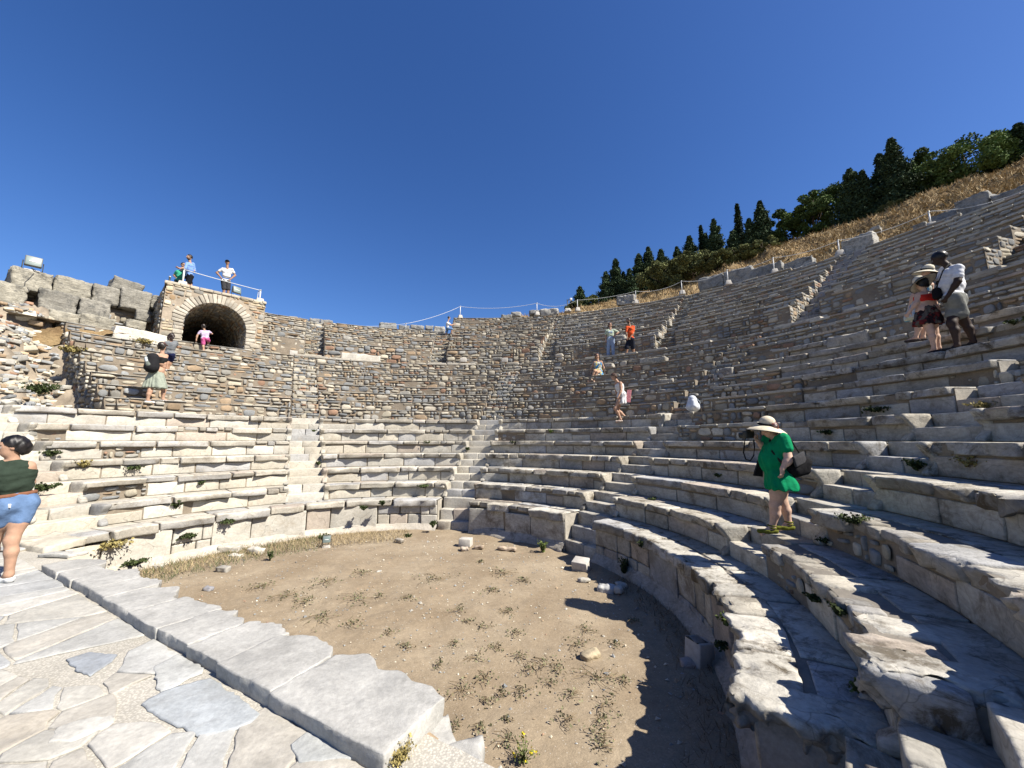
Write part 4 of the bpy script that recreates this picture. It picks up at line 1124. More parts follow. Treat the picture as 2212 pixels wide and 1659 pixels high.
def box(mb, c, s, col=(.5, .5, .5), rz=0, taper=0., rx=0, ry=0, bev=.0):
    h = np.array(s)/2; V = []
    b = bev or min(s)*.08
    P, F = boxgrid(1, 1, 1); P = P*h; P = P.copy(); P[:, :2] *= np.where(P[:, 2:3] > 0, 1-taper, 1)
    # bevel: shrink copies per face
    P, F = boxgrid(3, 3, 3); Q = np.sign(P)*np.where(np.abs(P) > .9, 1, 1-b/h*1.0)*(np.abs(P) > .01)
    ed = (np.abs(P) > .9).sum(1)
    Q = Q*h; Q = np.where((ed >= 2)[:, None] & (np.abs(P) > .9), np.sign(Q)*(np.abs(Q)-b*.35), Q)
    Q[:, :2] *= 1-taper*(Q[:, 2:3]/s[2]+.5)
    mb.add(rotmap(Q, c, rz, rx, ry), F, None, col)
def surf_on(x, y, R, z=None):
    p = oncyl(x, y, R); return p
posts = []
def post(x, ytop, ybase, R, label, base=True, mat='whitepost', group='white posts holding the rope along the rim'):
    p = oncyl(x, ybase, R); top = oncyl(x, ytop, R); h = top[2]-p[2]
    o = empty('rope_post', p, label, 'post', group)
    m = MB(); tube(m, [p+[0, 0, .0], p+[0, 0, h]], .026, K=8); m.build('pole', M[mat], o)
    m = MB(); tube(m, [p+[0, 0, h-.06], p+[0, 0, h+.005]], .035, K=8); m.build('cap', M['steel'], o)
    if base: m = MB(); box(m, p+[0, 0, .08], (.36, .36, .28), rz=math.atan2(p[1], p[0])+.3, taper=.35, bev=.02); m.build('concrete_foot', M['concrete'], o)
    posts.append(top-np.array([0, 0, .04])); return o
PL = [(650, 693, 705, 'short post top beside the three upright blocks', 0), (762, 702, 712, 'tiny post stub on the low middle rim', 0), (876, 698, 719, 'slim grey post leaning among the rim blocks', 0),
 (994, 661, 687, 'tall white post beside the climbing person', 1), (1160, 654, 680, 'white post where the pale long rim block begins', 1), (1247.7, 647, 671, 'white post in front of the small leftmost tree', 1),
 (1374, 628, 655, 'white post in front of the dark conifers above the overalls woman', 1), (1473.5, 606, 635, 'white post before the olive shrubs', 1), (1573, 582, 614, 'white post between the pair of large grey blocks', 1),
 (1673, 555, 590, 'white post below the light green pine', 1), (1814, 517, 551, 'white post at the left of the big pale block', 1), (2012, 454, 493, 'white post highest on the right rim', 1)]
for x, yt, yb, lab, b in PL:
    th = polar(oncyl(x, yb, 21))[1]; R = URR(utop(th))+.45; post(x, yt, yb, R, lab, bool(b), 'whitepost' if b else 'steel')
def rope(pts, sag, label, r=.013):
    m = MB(); out = []
    for a, b, s in zip(pts[:-1], pts[1:], sag):
        for t in np.linspace(0, 1, 13)[:-1]:
            p = np.asarray(a)*(1-t)+np.asarray(b)*t; p = p-np.array([0, 0, 4*s*t*(1-t)]); out.append(p)
    out.append(np.asarray(pts[-1])); tube(m, out, r, (.6, .6, .6), 5)
    o = m.build('rope', M['rope'], origin=np.asarray(pts[0])); return tag(o, label, 'rope', 'ropes')
endp = oncyl(2250, 395, 21.5)
rope(posts+[endp], [.08, .1, .15, .25, .35, .12, .25, .25, .15, .15, .2, .25], 'long pale rope strung from post to post along the upper rim')
# on the vault
vposts = []
def vpost(x, y, h, label, base=True, mat='whitepost'):
    p = VP(x, y, HV+.05)[0]; o = empty('rope_post', p, label, 'post', 'posts on top of the vault')
    m = MB(); tube(m, [p, p+[0, 0, h]], .03, K=8); m.build('pole', M[mat], o)
    m = MB(); tube(m, [p+[0, 0, h-.06], p+[0, 0, h+.005]], .04, K=8); m.build('cap', M['steel'], o)
    if base: m = MB(); box(m, p+[0, 0, .06], (.42, .36, .24), rz=va, taper=.3, bev=.02); m.build('concrete_foot', M['concrete'], o)
    vposts.append(p+np.array([0, 0, h-.03])); return o
vpost(-1.22, .22, .75, 'white post with concrete foot at the left front of the vault roof')
vpost(1.52, .22, .62, 'white post at the right front corner of the vault roof')
rope(vposts, [.02], 'tight rope across the front of the vault roof', .016)
a_ = vposts[1]; rope([a_, a_+np.array([-.10, 0, -.05]), a_+np.array([-.12, 0, -.55]), a_+np.array([-.04, 0, -.58])], [0, 0, 0], 'rope end hanging in a loop at the right vault post', .014)
vposts = []
o = vpost(-1.62, .6, .42, 'short dark post at the left edge of the vault roof', False, 'dark')
# floodlights
M['dark_steel'] = mat_plain('weathered_grey_metal', (.20, .21, .20), .55, .3, .1)
def floodlight(p, s, rz, label, foot=True):
    p = np.asarray(p, float); o = empty('floodlight', p, label, 'floodlight')
    m = MB(); R = lambda q: rotmap(np.atleast_2d(np.array(q, float)*s), p, rz)[0]
    mm = MB(); box(mm, R((0, 0, .42)), (.40*s, .16*s, .36*s), rz=rz, rx=-.18, bev=.02*s); mm.build('housing', M['dark_steel'], o)
    mm = MB(); box(mm, R((0, -.085, .41)), (.35*s, .02*s, .31*s), rz=rz, rx=-.18, bev=.004); g = mm.build('glass', M['glass'], o)
    mm = MB(); box(mm, R((0, -.10, .41)), (.20*s, .015*s, .035*s), rz=rz, rx=-.18, bev=.003); mm.build('lamp_tube', M['whitepost'], g)
    mm = MB()
    for sx in (-1, 1): tube(mm, [R((sx*.23, 0, .42)), R((sx*.23, .02, .12)), R((sx*.1, .02, .08))], .012*s*1.4, K=6)
    mm.build('bracket', M['dark'], o)
    if foot: mm = MB(); box(mm, R((0, 0, .03)), (.42*s, .30*s, .14*s), rz=rz, taper=.15, bev=.01); mm.build('foot', M['concrete'], o)
    return o
def mat_glass():
    m, nt, bs = nodes('lamp_glass'); bs.inputs['Base Color'].default_value = (.13, .17, .16, 1); bs.inputs['Roughness'].default_value = .45; return m
M['glass'] = mat_glass()
fp = oncyl(68, 590, 15.9)
floodlight(fp, .98, math.atan2(fp[1], fp[0])-math.pi/2, 'grey floodlight standing on the highest block of the left wall')
m = MB(); q = fp+np.array([.25, -.1, .05]); tube(m, [q, q+[.25, -.3, -.05], q+[.5, -.4, -.22], q+[.75, -.45, -.3]], .012, K=5); tag(m.build('cable', M['dark'], origin=q), 'black cable trailing from the floodlight over the left blocks', 'cable')
fp = VP(.62, .25, HV+.06)[0]; floodlight(fp, .82, va-math.pi/2+.35, 'small floodlight on a tapered stone at the front of the vault roof')
fp = onz(705, 1182, FLOOR); floodlight(fp, .42, .3, 'tiny white edged ground floodlight among weeds by the far left podium')
def cube(x, y, s, rz, label, tilt=0.):
    p = onz(x, y, FLOOR); m = MB(); box(m, p+np.array([0, 0, s*.42]), (s*1.3, s, s*.8), (.5, .5, .5), rz, .05, tilt, 0, .012)
    o = m.build('concrete_cube', M['concrete'], origin=p); return tag(o, label, 'concrete block', 'pale concrete cubes against the podium')
cube(1006, 1180, .22, -.2, 'pale cube in the sun at the foot of the middle podium'); cube(1256, 1232, .24, -.55, 'pale cube in the shadow at the foot of the right steps', .25)
p = onz(1512, 1436, FLOOR); o = empty('ground_light', p, 'tan box light with a dark grille on top in the shade of the right podium', 'light')
m = MB(); box(m, p+np.array([0, 0, .12]), (.20, .22, .26), rz=.35, ry=.12, bev=.012); m.build('box', M['concrete'], o)
m = MB()
for k in range(8): box(m, p+np.array([-.015, -.07+k*.02, .255]), (.13, .010, .008), rz=.35, ry=.12, bev=.002)
m.build('grille', M['steel'], o)
m = MB(); box(m, p+np.array([-.015, 0, .250]), (.16, .17, .006), rz=.35, ry=.12, bev=.001); m.build('lens', M['dark'], o)
# camera pole on the rim
p = oncyl(1226, 671, 22.4); o = empty('camera_pole', p, 'slim dark pole with a round surveillance camera on the rim', 'camera pole')
m = MB(); tube(m, [p, p+[0, 0, .85]], .035, K=7); m.build('pole', M['dark'], o)
m = MB(); tube(m, [p+[0, 0, .75], p+[.22, 0, .92]], .02, K=6); m.build('arm', M['dark'], o)
m = MB(); P, F = stone(.18, .18, .18, .04, 0, .09); m.add(P+p+[.26, 0, .86], F); m.build('camera_dome', M['whitepost'], o)
m = MB(); box(m, p+[0, 0, 0], (.5, .5, .25), taper=.3); m.build('concrete_foot', M['concrete'], o)
# small white marker stones on the walkway
for x, y, R, lab in ((634, 763, 15.2, 'small pale marker stone on the ledge below the left sunken stairs'), (1001, 778, 15.2, 'small pale marker stone at the foot of the middle upper wall'), (1090, 778, 15.2, 'second pale marker stone farther right at the middle upper wall'), (1431, 757, 15.2, 'tan marker block on the walkway right of the marble stairs'), (1565, 741, 15.2, 'tan marker block below the smooth right part of the upper wall'), (1295, 776, 15.2, 'little marker block between the overalls woman and the seated woman')):
    p = oncyl(x, y, R); m = MB(); P, F = stone(.34, .2, .24, .08, .008, .02); m.add(rotmap(P, p, polar(p)[1]*math.pi/180-math.pi/2), F, None, (.56, .51, .42))
    tag(m.build('marker_stone', M['concrete'], origin=p), lab, 'stone', 'little marker stones on the walkway')

# ================================================================= vegetation
def leafcloud(mb, P, size, cols, up=.3):
    n = len(P); s = (size*rng.uniform(.6, 1.3, n))[:, None]
    a = rng.normal(size=(n, 3)); a /= np.linalg.norm(a, axis=1, keepdims=True); b = np.cross(a, rng.normal(size=(n, 3))); b /= np.linalg.norm(b, axis=1, keepdims=True)
    V = np.stack([P-a*s*.5, P+b*s*.45, P+a*s*.6, P-b*s*.4], 1).reshape(-1, 3)
    mb.add(V, np.arange(4*n).reshape(-1, 4), None, np.repeat(cols, 4, 0))
def tree(x, ytop, ybase, wpx, kind, label, R=None, group='trees on the hill behind the theatre'):
    R = R or 35.5+rng.uniform(0, 4); yb = min(ybase, float(skyy(x))-(0))
    d = oncyl(x, yb, R); z0 = d[2]; top = oncyl(x, ytop, R)[2]; gz = hillz(d[0], d[1]); z0 = min(z0, gz)
    base = np.array([d[0], d[1], z0-.1]); Ht = top-base[2]; dd = d[1]*math.cos(PITCH)+d[2]*math.sin(PITCH); W = wpx/FOC*dd/2*1.12*math.hypot(1, 0)
    o = empty({'cyp': 'cypress', 'con': 'conifer_tree', 'rnd': 'pine_tree', 'shr': 'shrub'}[kind], base, label, 'shrub' if kind == 'shr' else 'tree', group)
    m = MB(); tube(m, [base, base+[0, 0, Ht*.5], base+[0, 0, Ht*.93]], [max(.06, Ht*.022), Ht*.012, .01], (.1, .08, .05), 6)
    if kind in ('rnd', 'shr'):
        for k in range(6): a = rng.uniform(0, 6.28); tube(m, [base+[0, 0, Ht*.2], base+np.array([math.cos(a)*W*.6, math.sin(a)*W*.6, Ht*rng.uniform(.5, .8)])], [.05, .015], (.1, .08, .05), 5)
    m.build('trunk', M['bark'], o)
    mb = MB(); green = {'cyp': (.026, .045, .022), 'con': (.042, .066, .032), 'rnd': (.10, .15, .045), 'shr': (.17, .185, .075)}[kind]; green = np.array(green)*rng.uniform(.85, 1.2)
    if kind in ('con', 'cyp'):
        Ps = []; nb = int(95+Ht*20) if kind == 'con' else int(70+Ht*20); sk = rng.uniform(.8, 1.1)
        for k in range(nb):
            t = (k+.5)/nb; t = t**1.1; hz = Ht*(.04+.96*t)
            rad = W*((1-t)**.8*1.2+.03)*(.85+.22*math.sin(t*27+x))*rng.uniform(.6, 1.2) if kind == 'con' else W*(.95*math.sin(math.pi*min(1, (t*.86+.14)))**.6*(1-t*.5))*rng.uniform(.75, 1.1)
            a = rng.uniform(0, 6.283); q = np.linspace(.22, 1, 9)
            for s in range(2 if kind == 'con' else 1):
                aa = a+s*.18; lift = (.25 if kind == 'con' else 1.2)*rad
                br = np.stack([np.cos(aa)*rad*q, np.sin(aa)*rad*q, hz-(.22*rad*q if kind == 'con' else 0)+lift*q**2*(.9 if kind == 'con' else .6)], 1)
                Ps.append(np.repeat(br, 11, 0)+rng.normal(0, .05+.12*rad, (99, 3)))
        P = np.concatenate(Ps); col = green[None]*rng.uniform(.5, 1.7, (len(P), 1))
        leafcloud(mb, P+base, .13 if kind == 'con' else .12, col)
    else:
        ncl = int(34+W*9); Ps = []; Cs = []
        for k in range(ncl):
            v = rng.normal(size=3); v /= np.linalg.norm(v); v *= rng.uniform(.45, 1)**.5
            c = np.array([v[0]*W*.88, v[1]*W*.88, Ht*(.56 if kind == 'rnd' else .5)+v[2]*Ht*(.40 if kind == 'rnd' else .45)]); rr = rng.uniform(.16, .30)*min(W, Ht*.55)
            if kind == 'rnd' and c[2] < Ht*.3 : c[0] *= .8; c[1] *= .8
            q = rng.normal(size=(320, 3)); q /= np.linalg.norm(q, axis=1, keepdims=True); q *= (rng.uniform(.3, 1, (320, 1))**.5)*rr*np.array([1.15, 1.15, .85])
            Ps.append(c+q); Cs.append(green[None]*rng.uniform(.55, 1.35)*rng.uniform(.7, 1.4, (320, 1)))
        leafcloud(mb, np.concatenate(Ps)+base, .13 if kind == 'rnd' else .12, np.concatenate(Cs))
    mb.build('crown', M['leaf'], o, smooth=False); return o
TR = [(1254, 621, 668, 30, 'con', 'small dark conifer, leftmost tree on the hill'), (1276, 636, 668, 40, 'shr', 'low dark green bush right of the leftmost conifer'),
 (1311, 588, 662, 34, 'con', 'dark conifer left of the tall narrow fir'), (1333, 560, 658, 38, 'con', 'tall narrow fir, first high peak from the left'), (1349, 588, 652, 16, 'cyp', 'thin pointed cypress hugging the right side of the first tall fir'),
 (1362, 582, 648, 24, 'con', 'slim dark conifer before the broad dark group'), (1384, 549, 640, 48, 'con', 'broad dark conifer left of the bushy topped one'), (1405, 534, 635, 50, 'con', 'dark conifer with a bushy leaning top above the rope'),
 (1432, 540, 625, 56, 'con', 'wide dark conifer right behind the olive shrubs'), (1467, 534, 612, 34, 'con', 'small dark conifer between the dark group and the olive shrubs'), (1495, 510, 600, 52, 'con', 'dark tree with an uneven top behind the olive shrubs'),
 (1521, 486, 590, 14, 'cyp', 'short blunt cypress left of a feathery conifer'), (1530, 503, 590, 14, 'cyp', 'lower cypress leaning on the blunt cypress'), (1550, 473, 590, 44, 'con', 'feathery conifer between two cypresses'),
 (1589, 499, 580, 46, 'con', 'dark low conifer at the foot of the tallest cypress'), (1602, 438, 570, 19, 'cyp', 'tallest thin cypress spire on the hill'), (1624, 472, 560, 30, 'con', 'small conifer right of the tallest cypress'),
 (1651, 433, 552, 48, 'con', 'dense dark conifer with a rounded tip left of the light pine'), (1688, 451, 545, 62, 'rnd', 'light green bushy pine beside the dense dark conifer'),
 (1760, 405, 515, 62, 'rnd', 'dark rounded tree at the left of the large tree mass'), (1795, 388, 512, 96, 'rnd', 'broad green pine of the large tree mass'), (1850, 361, 490, 66, 'con', 'dark fir with a ragged peak in the large tree mass'),
 (1876, 366, 480, 46, 'con', 'second ragged fir right next to the first in the tree mass'), (1918, 326, 465, 64, 'con', 'dark wide fir left of the highest spire'), (1946, 291, 455, 66, 'con', 'highest ragged spire of the tree mass'),
 (1990, 321, 440, 84, 'rnd', 'medium green tree between the spire and the big round pine'), (2092, 304, 412, 138, 'rnd', 'big round dome shaped pine on the right'),
 (2045, 345, 420, 70, 'rnd', 'dark green bush joined to the left side of the dome pine'), (2165, 280, 380, 62, 'con', 'dark fir right of the dome pine'), (2189, 279, 372, 36, 'con', 'narrow fir between two darker firs at the right edge'), (2215, 262, 370, 66, 'con', 'dark fir cut by the right edge of the view'),
 (2330, 230, 330, 90, 'con', 'dark fir beyond the right edge of the view')]
for (x, yt, yb, w, kd, lab) in TR: tree(x, yt, yb, w, kd, lab)
SH = [(1440, 566, 640, 110, 'olive green shrub at the left of the shrub band'), (1497, 546, 622, 110, 'olive green shrub in the middle of the shrub band, largest'), (1550, 546, 598, 100, 'light olive shrub at the right end of the shrub band'),
 (1648, 518, 560, 76, 'grey green spiky shrub under the dark conifer'), (1600, 530, 575, 60, 'small dark shrub below the tallest cypress'), (1925, 440, 470, 60, 'low bright shrub at the edge of the tree mass'), (1245, 652, 684, 46, 'low grey bush behind the camera pole')]
for (x, yt, yb, w, lab) in SH: tree(x, yt, yb, w, 'shr', lab, R=31.5 if x > 1400 and x < 1700 else 35, group='shrubs on the hill')

def weed(p, h, w, n, col, name='weed', label='', group='green weeds growing in the seat joints', spread=1.0, leafw=.010, droop=.35, cat='plant', flower=None):
    m = MB(); p = np.asarray(p, float)
    for k in range(n):
        a = rng.uniform(0, 6.28); L = h*rng.uniform(.5, 1.1); out = w*rng.uniform(.2, 1)*spread; pts = []
        for t in np.linspace(0, 1, 5): pts.append(p+np.array([math.cos(a)*out*t, math.sin(a)*out*t, L*t-droop*L*t*t]))
        side = np.array([-math.sin(a), math.cos(a), .3])*leafw; V = []
        for i, q in enumerate(pts): s = (1-i/4.6); V += [q-side*s, q+side*s]
        m.add(V, [[2*i, 2*i+1, 2*i+3, 2*i+2] for i in range(4)], None, np.array(col)*rng.uniform(.6, 1.4))
        nl = 7; P = np.array([pts[rng.integers(1, 5)]+rng.normal(0, .25*w*.3, 3) for _ in range(nl)]); leafcloud(m, P, leafw*3.2, np.array(col)[None]*rng.uniform(.6, 1.5, (nl, 1)))
        if flower is not None and k < flower: leafcloud(m, np.repeat(pts[-1][None], 5, 0)+rng.normal(0, .006, (5, 3)), .018, np.tile((.65, .52, .03), (5, 1)))
    o = m.build(name, M['leaf'], origin=p, smooth=False); return tag(o, label, cat, group)
def seatpt(x, y):
    """march along the view ray to the stepped seating"""
    d = ray(x, y); d = d/np.linalg.norm(d)
    prev = None
    for t in np.arange(1.2, 40, .02):
        p = d*t; R, th = polar(p)
        if R < 4.8: h = FLOOR
        else:
            i = int((R-4.85)/.65) if R < 13.95 else 14
            h = ZZ(min(i, 14))
            if R >= UR0: h = UZZ(min(10, int((R-UR0)/.62)))
        if p[2] <= h:
            if prev is not None: p[2] = p[2]
            return p
    return d*20
WD = [(380, 1098, .34, .2, 34, 'tall spreading green weed on the second row at the left'), (493, 1128, .2, .22, 34, 'dense green bush hanging from the left podium edge'), (432, 1046, .12, .12, 14, 'small weed on the third row of the left block'),
 (285, 1012, .08, .3, 16, 'thin green strip on the fourth row of the left block'), (700, 1170, .3, .2, 24, 'leafy weed beside the tiny ground floodlight'), (583, 1212, .34, .08, 14, 'single tall green stalk at the left of the orchestra'),
 (785, 1102, .2, .16, 20, 'weed on the far podium edge left of centre'), (826, 1092, .2, .12, 18, 'upright weed on the far podium edge near the steps'), (935, 1140, .3, .14, 26, 'dark weed in the corner by the far steps'),
 (914, 1052, .1, .2, 24, 'green tuft on the second row left of the far steps'), (1010, 972, .14, .14, 18, 'green clump beside the far steps, fifth row'), (925, 957, .1, .2, 16, 'green strip on the fifth row of the centre block'),
 (688, 1005, .2, .1, 14, 'small green weed beside the left stairs'), (677, 932, .1, .1, 10, 'tiny weed high beside the left stairs'), (1190, 935, .18, .14, 14, 'yellow green rosette on the sixth row of the right centre block'),
 (1110, 957, .1, .2, 14, 'dark green strip near the corner of the centre right steps'), (1172, 1195, .45, .16, 30, 'tall yellow flowered weed below the middle podium corner'), (880, 1160, .12, .16, 18, 'low green weed at the foot of the far podium'),
 (1390, 1185, .22, .14, 30, 'dark vine at the top of the right podium wall'), (1350, 1250, .6, .14, 50, 'long dark weed climbing the right podium wall'), (1560, 1400, .22, .1, 26, 'fern like weed hanging on the near right podium'),
 (1570, 1352, .2, .1, 22, 'pale green leaves on the near right podium face'), (1868, 1508, .13, .09, 34, 'bright leafy plant on the walkway near the right steps'), (1812, 1330, .12, .1, 22, 'dark weed against the riser right of the walkway'),
 (1762, 1300, .1, .1, 20, 'small fern in the riser below the green dressed woman'), (1845, 1130, .13, .2, 34, 'green grass tuft on the slab right of the green dressed woman'), (1780, 1175, .12, .12, 30, 'mossy plant at the edge right of the green shoes'),
 (1980, 1015, .2, .16, 36, 'dark green bush at the foot of the right steps'), (1790, 935, .05, .2, 20, 'moss on the edge behind the black shoulder bag'), (2090, 1008, .2, .2, 10, 'dry weed on the right edge of the rows'),
 (2130, 880, .12, .25, 24, 'straw tuft on the right seats'), (1895, 886, .06, .3, 26, 'green weeds under the standing group at right'), (1552, 1030, .1, .1, 16, 'dark moss on the third row behind the green dressed woman'),
 (1410, 1080, .08, .12, 16, 'little fern on the row below the middle right steps'), (2195, 700, .14, .16, 20, 'green sprig at the right edge'), (180, 1010, .25, .2, 26, 'dry green bush left of the left end steps'), (95, 1060, .2, .25, 34, 'mossy weeds beside the left end steps, lower'), (110, 985, .2, .2, 24, 'weeds among the ruined blocks at far left'),
 (240, 1176, .16, .45, 40, 'hanging dry weeds on the left podium face'), (405, 1160, .22, .22, 40, 'drooping weed under the left podium edge'), (285, 1220, .14, .3, 40, 'green weeds at the foot of the left podium'), (310, 740, .15, .5, 30, 'dry shrub on the ledge left of the vault'), (85, 850, .4, .4, 60, 'green bush in the shaded gap at the left end wall'), (150, 760, .25, .4, 40, 'dry bush above the left end wall')]
for x, y, h, w, n, lab in WD:
    p = seatpt(x, y) if y > 700 and x > 160 else (onz(x, y, -1.2) if False else (seatpt(x, y)))
    col = (.30, .25, .10) if ('dry' in lab or 'straw' in lab) else ((.11, .145, .045) if 'yellow' in lab or 'bright' in lab or 'pale' in lab else (.055, .072, .028))
    far = np.linalg.norm(p); weed(p, h*.8, w*.8, int(n*1.4), col, 'weed', lab, leafw=.004+far*.0009, droop=.9 if 'hanging' in lab or 'drooping' in lab else .35, flower=9 if 'flowered' in lab else None)
weed(onz(1130, 1648, FLOOR), .2, .12, 30, (.12, .15, .05), 'weed', 'yellow flowered weed at the bottom edge of the orchestra', leafw=.005, flower=10)
weed(onz(862, 1650, STAGE), .12, .09, 60, (.32, .26, .10), 'weed', 'dry yellow tuft under the near end of the kerb', leafw=.004)
# prostrate weeds on the dirt
GP = [(935, 1252, .42), (1083, 1240, .36), (1040, 1215, .1), (1063, 1278, .25), (1130, 1255, .22), (770, 1295, .4), (700, 1335, .35), (665, 1300, .3), (820, 1290, .12), (880, 1295, .15), (990, 1320, .15), (1100, 1325, .2), (1010, 1345, .12), (1045, 1355, .16), (1110, 1370, .17), (985, 1395, .12), (1030, 1425, .2), (1070, 1400, .14), (1125, 1420, .16), (1180, 1440, .26), (1142, 1450, .18), (1210, 1450, .12), (1050, 1470, .2), (1000, 1495, .22), (1290, 1470, .36), (1330, 1395, .14), (1250, 1395, .24), (1130, 1498, .16), (1085, 1505, .1), (1235, 1505, .14), (1310, 1525, .18), (1190, 1480, .12), (1055, 1520, .1), (985, 1572, .1), (1095, 1560, .08), (1220, 1560, .16), (1100, 1605, .2), (1040, 1578, .1), (1290, 1590, .16), (1300, 1620, .15), (1305, 1560, .12), (1270, 1365, .2), (1370, 1345, .14), (1350, 1475, .14), (880, 1400, .14), (840, 1370, .12), (950, 1440, .1), (760, 1350, .2), (620, 1290, .35), (560, 1270, .3), (700, 1260, .35), (780, 1240, .25)]
for k, (x, y, s) in enumerate(GP):
    p = onz(x, y, FLOOR); p[2] = FLOOR+.01; s *= .9; m = MB(); n = int(16+s*150)
    a = rng.uniform(0, 6.28, n); r = s*.9*rng.random(n)**.8*(1+.5*np.sin(a*3+k)); P = p+np.stack([np.cos(a)*r, np.sin(a)*r, rng.uniform(.0, .025, n)+.03*np.exp(-r/s*3)], 1)
    leafcloud(m, P, .012+.006*np.linalg.norm(p)*.35, np.array([.17, .165, .095])[None]*rng.uniform(.6, 1.5, (n, 1)))
    for _ in range(int(6+s*16)):
        b = rng.uniform(0, 6.28); L_ = s*rng.uniform(.5, 1.0); tube(m, [p+[0, 0, .012], p+np.array([math.cos(b)*L_*.5, math.sin(b)*L_*.5, .028]), p+np.array([math.cos(b+.3)*L_, math.sin(b+.3)*L_, .014])], .0025, (.20, .15, .09), 4, False)
    tag(m.build('ground_weed', M['leaf'], origin=p, smooth=False), 'low grey green weed mat spread flat on the orchestra dirt', 'plant', 'low weed mats on the orchestra dirt')
# dry grass along the podium foot (left) and straw on the right, its colour darkened to look shaded
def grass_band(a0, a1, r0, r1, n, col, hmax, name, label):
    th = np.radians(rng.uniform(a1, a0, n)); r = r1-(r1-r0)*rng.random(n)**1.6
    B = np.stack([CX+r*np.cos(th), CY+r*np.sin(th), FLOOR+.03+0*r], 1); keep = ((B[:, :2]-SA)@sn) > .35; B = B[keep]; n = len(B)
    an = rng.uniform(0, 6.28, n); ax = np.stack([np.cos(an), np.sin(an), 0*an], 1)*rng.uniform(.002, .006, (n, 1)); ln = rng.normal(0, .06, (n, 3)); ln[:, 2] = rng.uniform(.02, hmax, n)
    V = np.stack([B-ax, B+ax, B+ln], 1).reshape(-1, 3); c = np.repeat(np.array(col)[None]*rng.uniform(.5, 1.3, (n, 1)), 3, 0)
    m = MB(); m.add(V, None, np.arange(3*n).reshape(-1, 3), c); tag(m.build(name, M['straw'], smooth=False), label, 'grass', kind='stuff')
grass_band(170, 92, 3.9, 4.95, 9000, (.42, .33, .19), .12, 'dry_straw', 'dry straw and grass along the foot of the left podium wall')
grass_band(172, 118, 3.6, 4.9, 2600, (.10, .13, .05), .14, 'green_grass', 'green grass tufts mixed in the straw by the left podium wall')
grass_band(20, -42, 4.35, 4.88, 1800, (.20, .15, .09), .10, 'shade_tinted_straw', 'straw with shade tinted into its colour at the foot of the right podium wall')
# ================================================================= figures: smooth blended bodies grown from skeletons
def unit(v): v = np.asarray(v, float); return v/(np.linalg.norm(v)+1e-9)
class Blob:
    def __init__(s): s.p = []
    def cap(s, a, b, ra, rb=None, k=.03): s.p.append(('c', np.asarray(a, float), np.asarray(b, float), ra, rb if rb is not None else ra, k)); return s
    def ell(s, c, r, ax=None, k=.02): s.p.append(('e', np.asarray(c, float), np.asarray(r, float), np.eye(3) if ax is None else np.asarray(ax, float), 0, k)); return s
    def mesh(s, res, cut=None, fold=None):
        lo = np.full(3, 1e9); hi = -lo
        for q in s.p:
            if q[0] == 'c': r = max(q[3], q[4]); P = np.array([q[1]-r, q[2]-r, q[1]+r, q[2]+r])
            else: r = q[2].max(); P = np.array([q[1]-r, q[1]+r])
            lo = np.minimum(lo, P.min(0)); hi = np.maximum(hi, P.max(0))
        lo -= 3*res; hi += 3*res; n = np.ceil((hi-lo)/res).astype(int)+1
        F = np.full(n, .3, np.float32); A = [lo[i]+res*np.arange(n[i]) for i in range(3)]
        for q in s.p:
            k = q[5]
            if q[0] == 'c': r = max(q[3], q[4])+k+2*res; bl = np.minimum(q[1], q[2])-r; bh = np.maximum(q[1], q[2])+r
            else: r = q[2].max()+k+2*res; bl = q[1]-r; bh = q[1]+r
            i0 = np.maximum(0, ((bl-lo)/res).astype(int)); i1 = np.minimum(n, ((bh-lo)/res).astype(int)+2)
            X, Y, Z = np.meshgrid(A[0][i0[0]:i1[0]], A[1][i0[1]:i1[1]], A[2][i0[2]:i1[2]], indexing='ij'); P = np.stack([X, Y, Z], -1)
            if q[0] == 'c':
                ab = q[2]-q[1]; L2 = max(ab@ab, 1e-12); t = np.clip(((P-q[1])@ab)/L2, 0, 1); d = np.linalg.norm(P-q[1]-t[..., None]*ab, axis=-1)-(q[3]+(q[4]-q[3])*t)
            else:
                v = ((P-q[1])@q[3].T)/q[2]; m_ = np.linalg.norm(v, axis=-1); d = (m_-1)*q[2].min()*np.clip(m_, .3, 1)**0
                d = (m_-1)*m_/np.maximum(np.linalg.norm(v/q[2], axis=-1), 1e-6)
            S_ = F[i0[0]:i1[0], i0[1]:i1[1], i0[2]:i1[2]]; h = np.clip(.5+.5*(S_-d)/k, 0, 1)
            F[i0[0]:i1[0], i0[1]:i1[1], i0[2]:i1[2]] = S_*(1-h)+d*h-k*h*(1-h)
        X, Y, Z = np.meshgrid(*A, indexing='ij')
        if cut is not None:
            for (pt, nn) in cut: F = np.maximum(F, (X-pt[0])*nn[0]+(Y-pt[1])*nn[1]+(Z-pt[2])*nn[2])
        if fold is not None: F = F+fold(X, Y, Z)
        F[0], F[-1] = .3, .3; F[:, 0], F[:, -1] = .3, .3; F[:, :, 0], F[:, :, -1] = .3, .3
        return nets(F, lo, res)
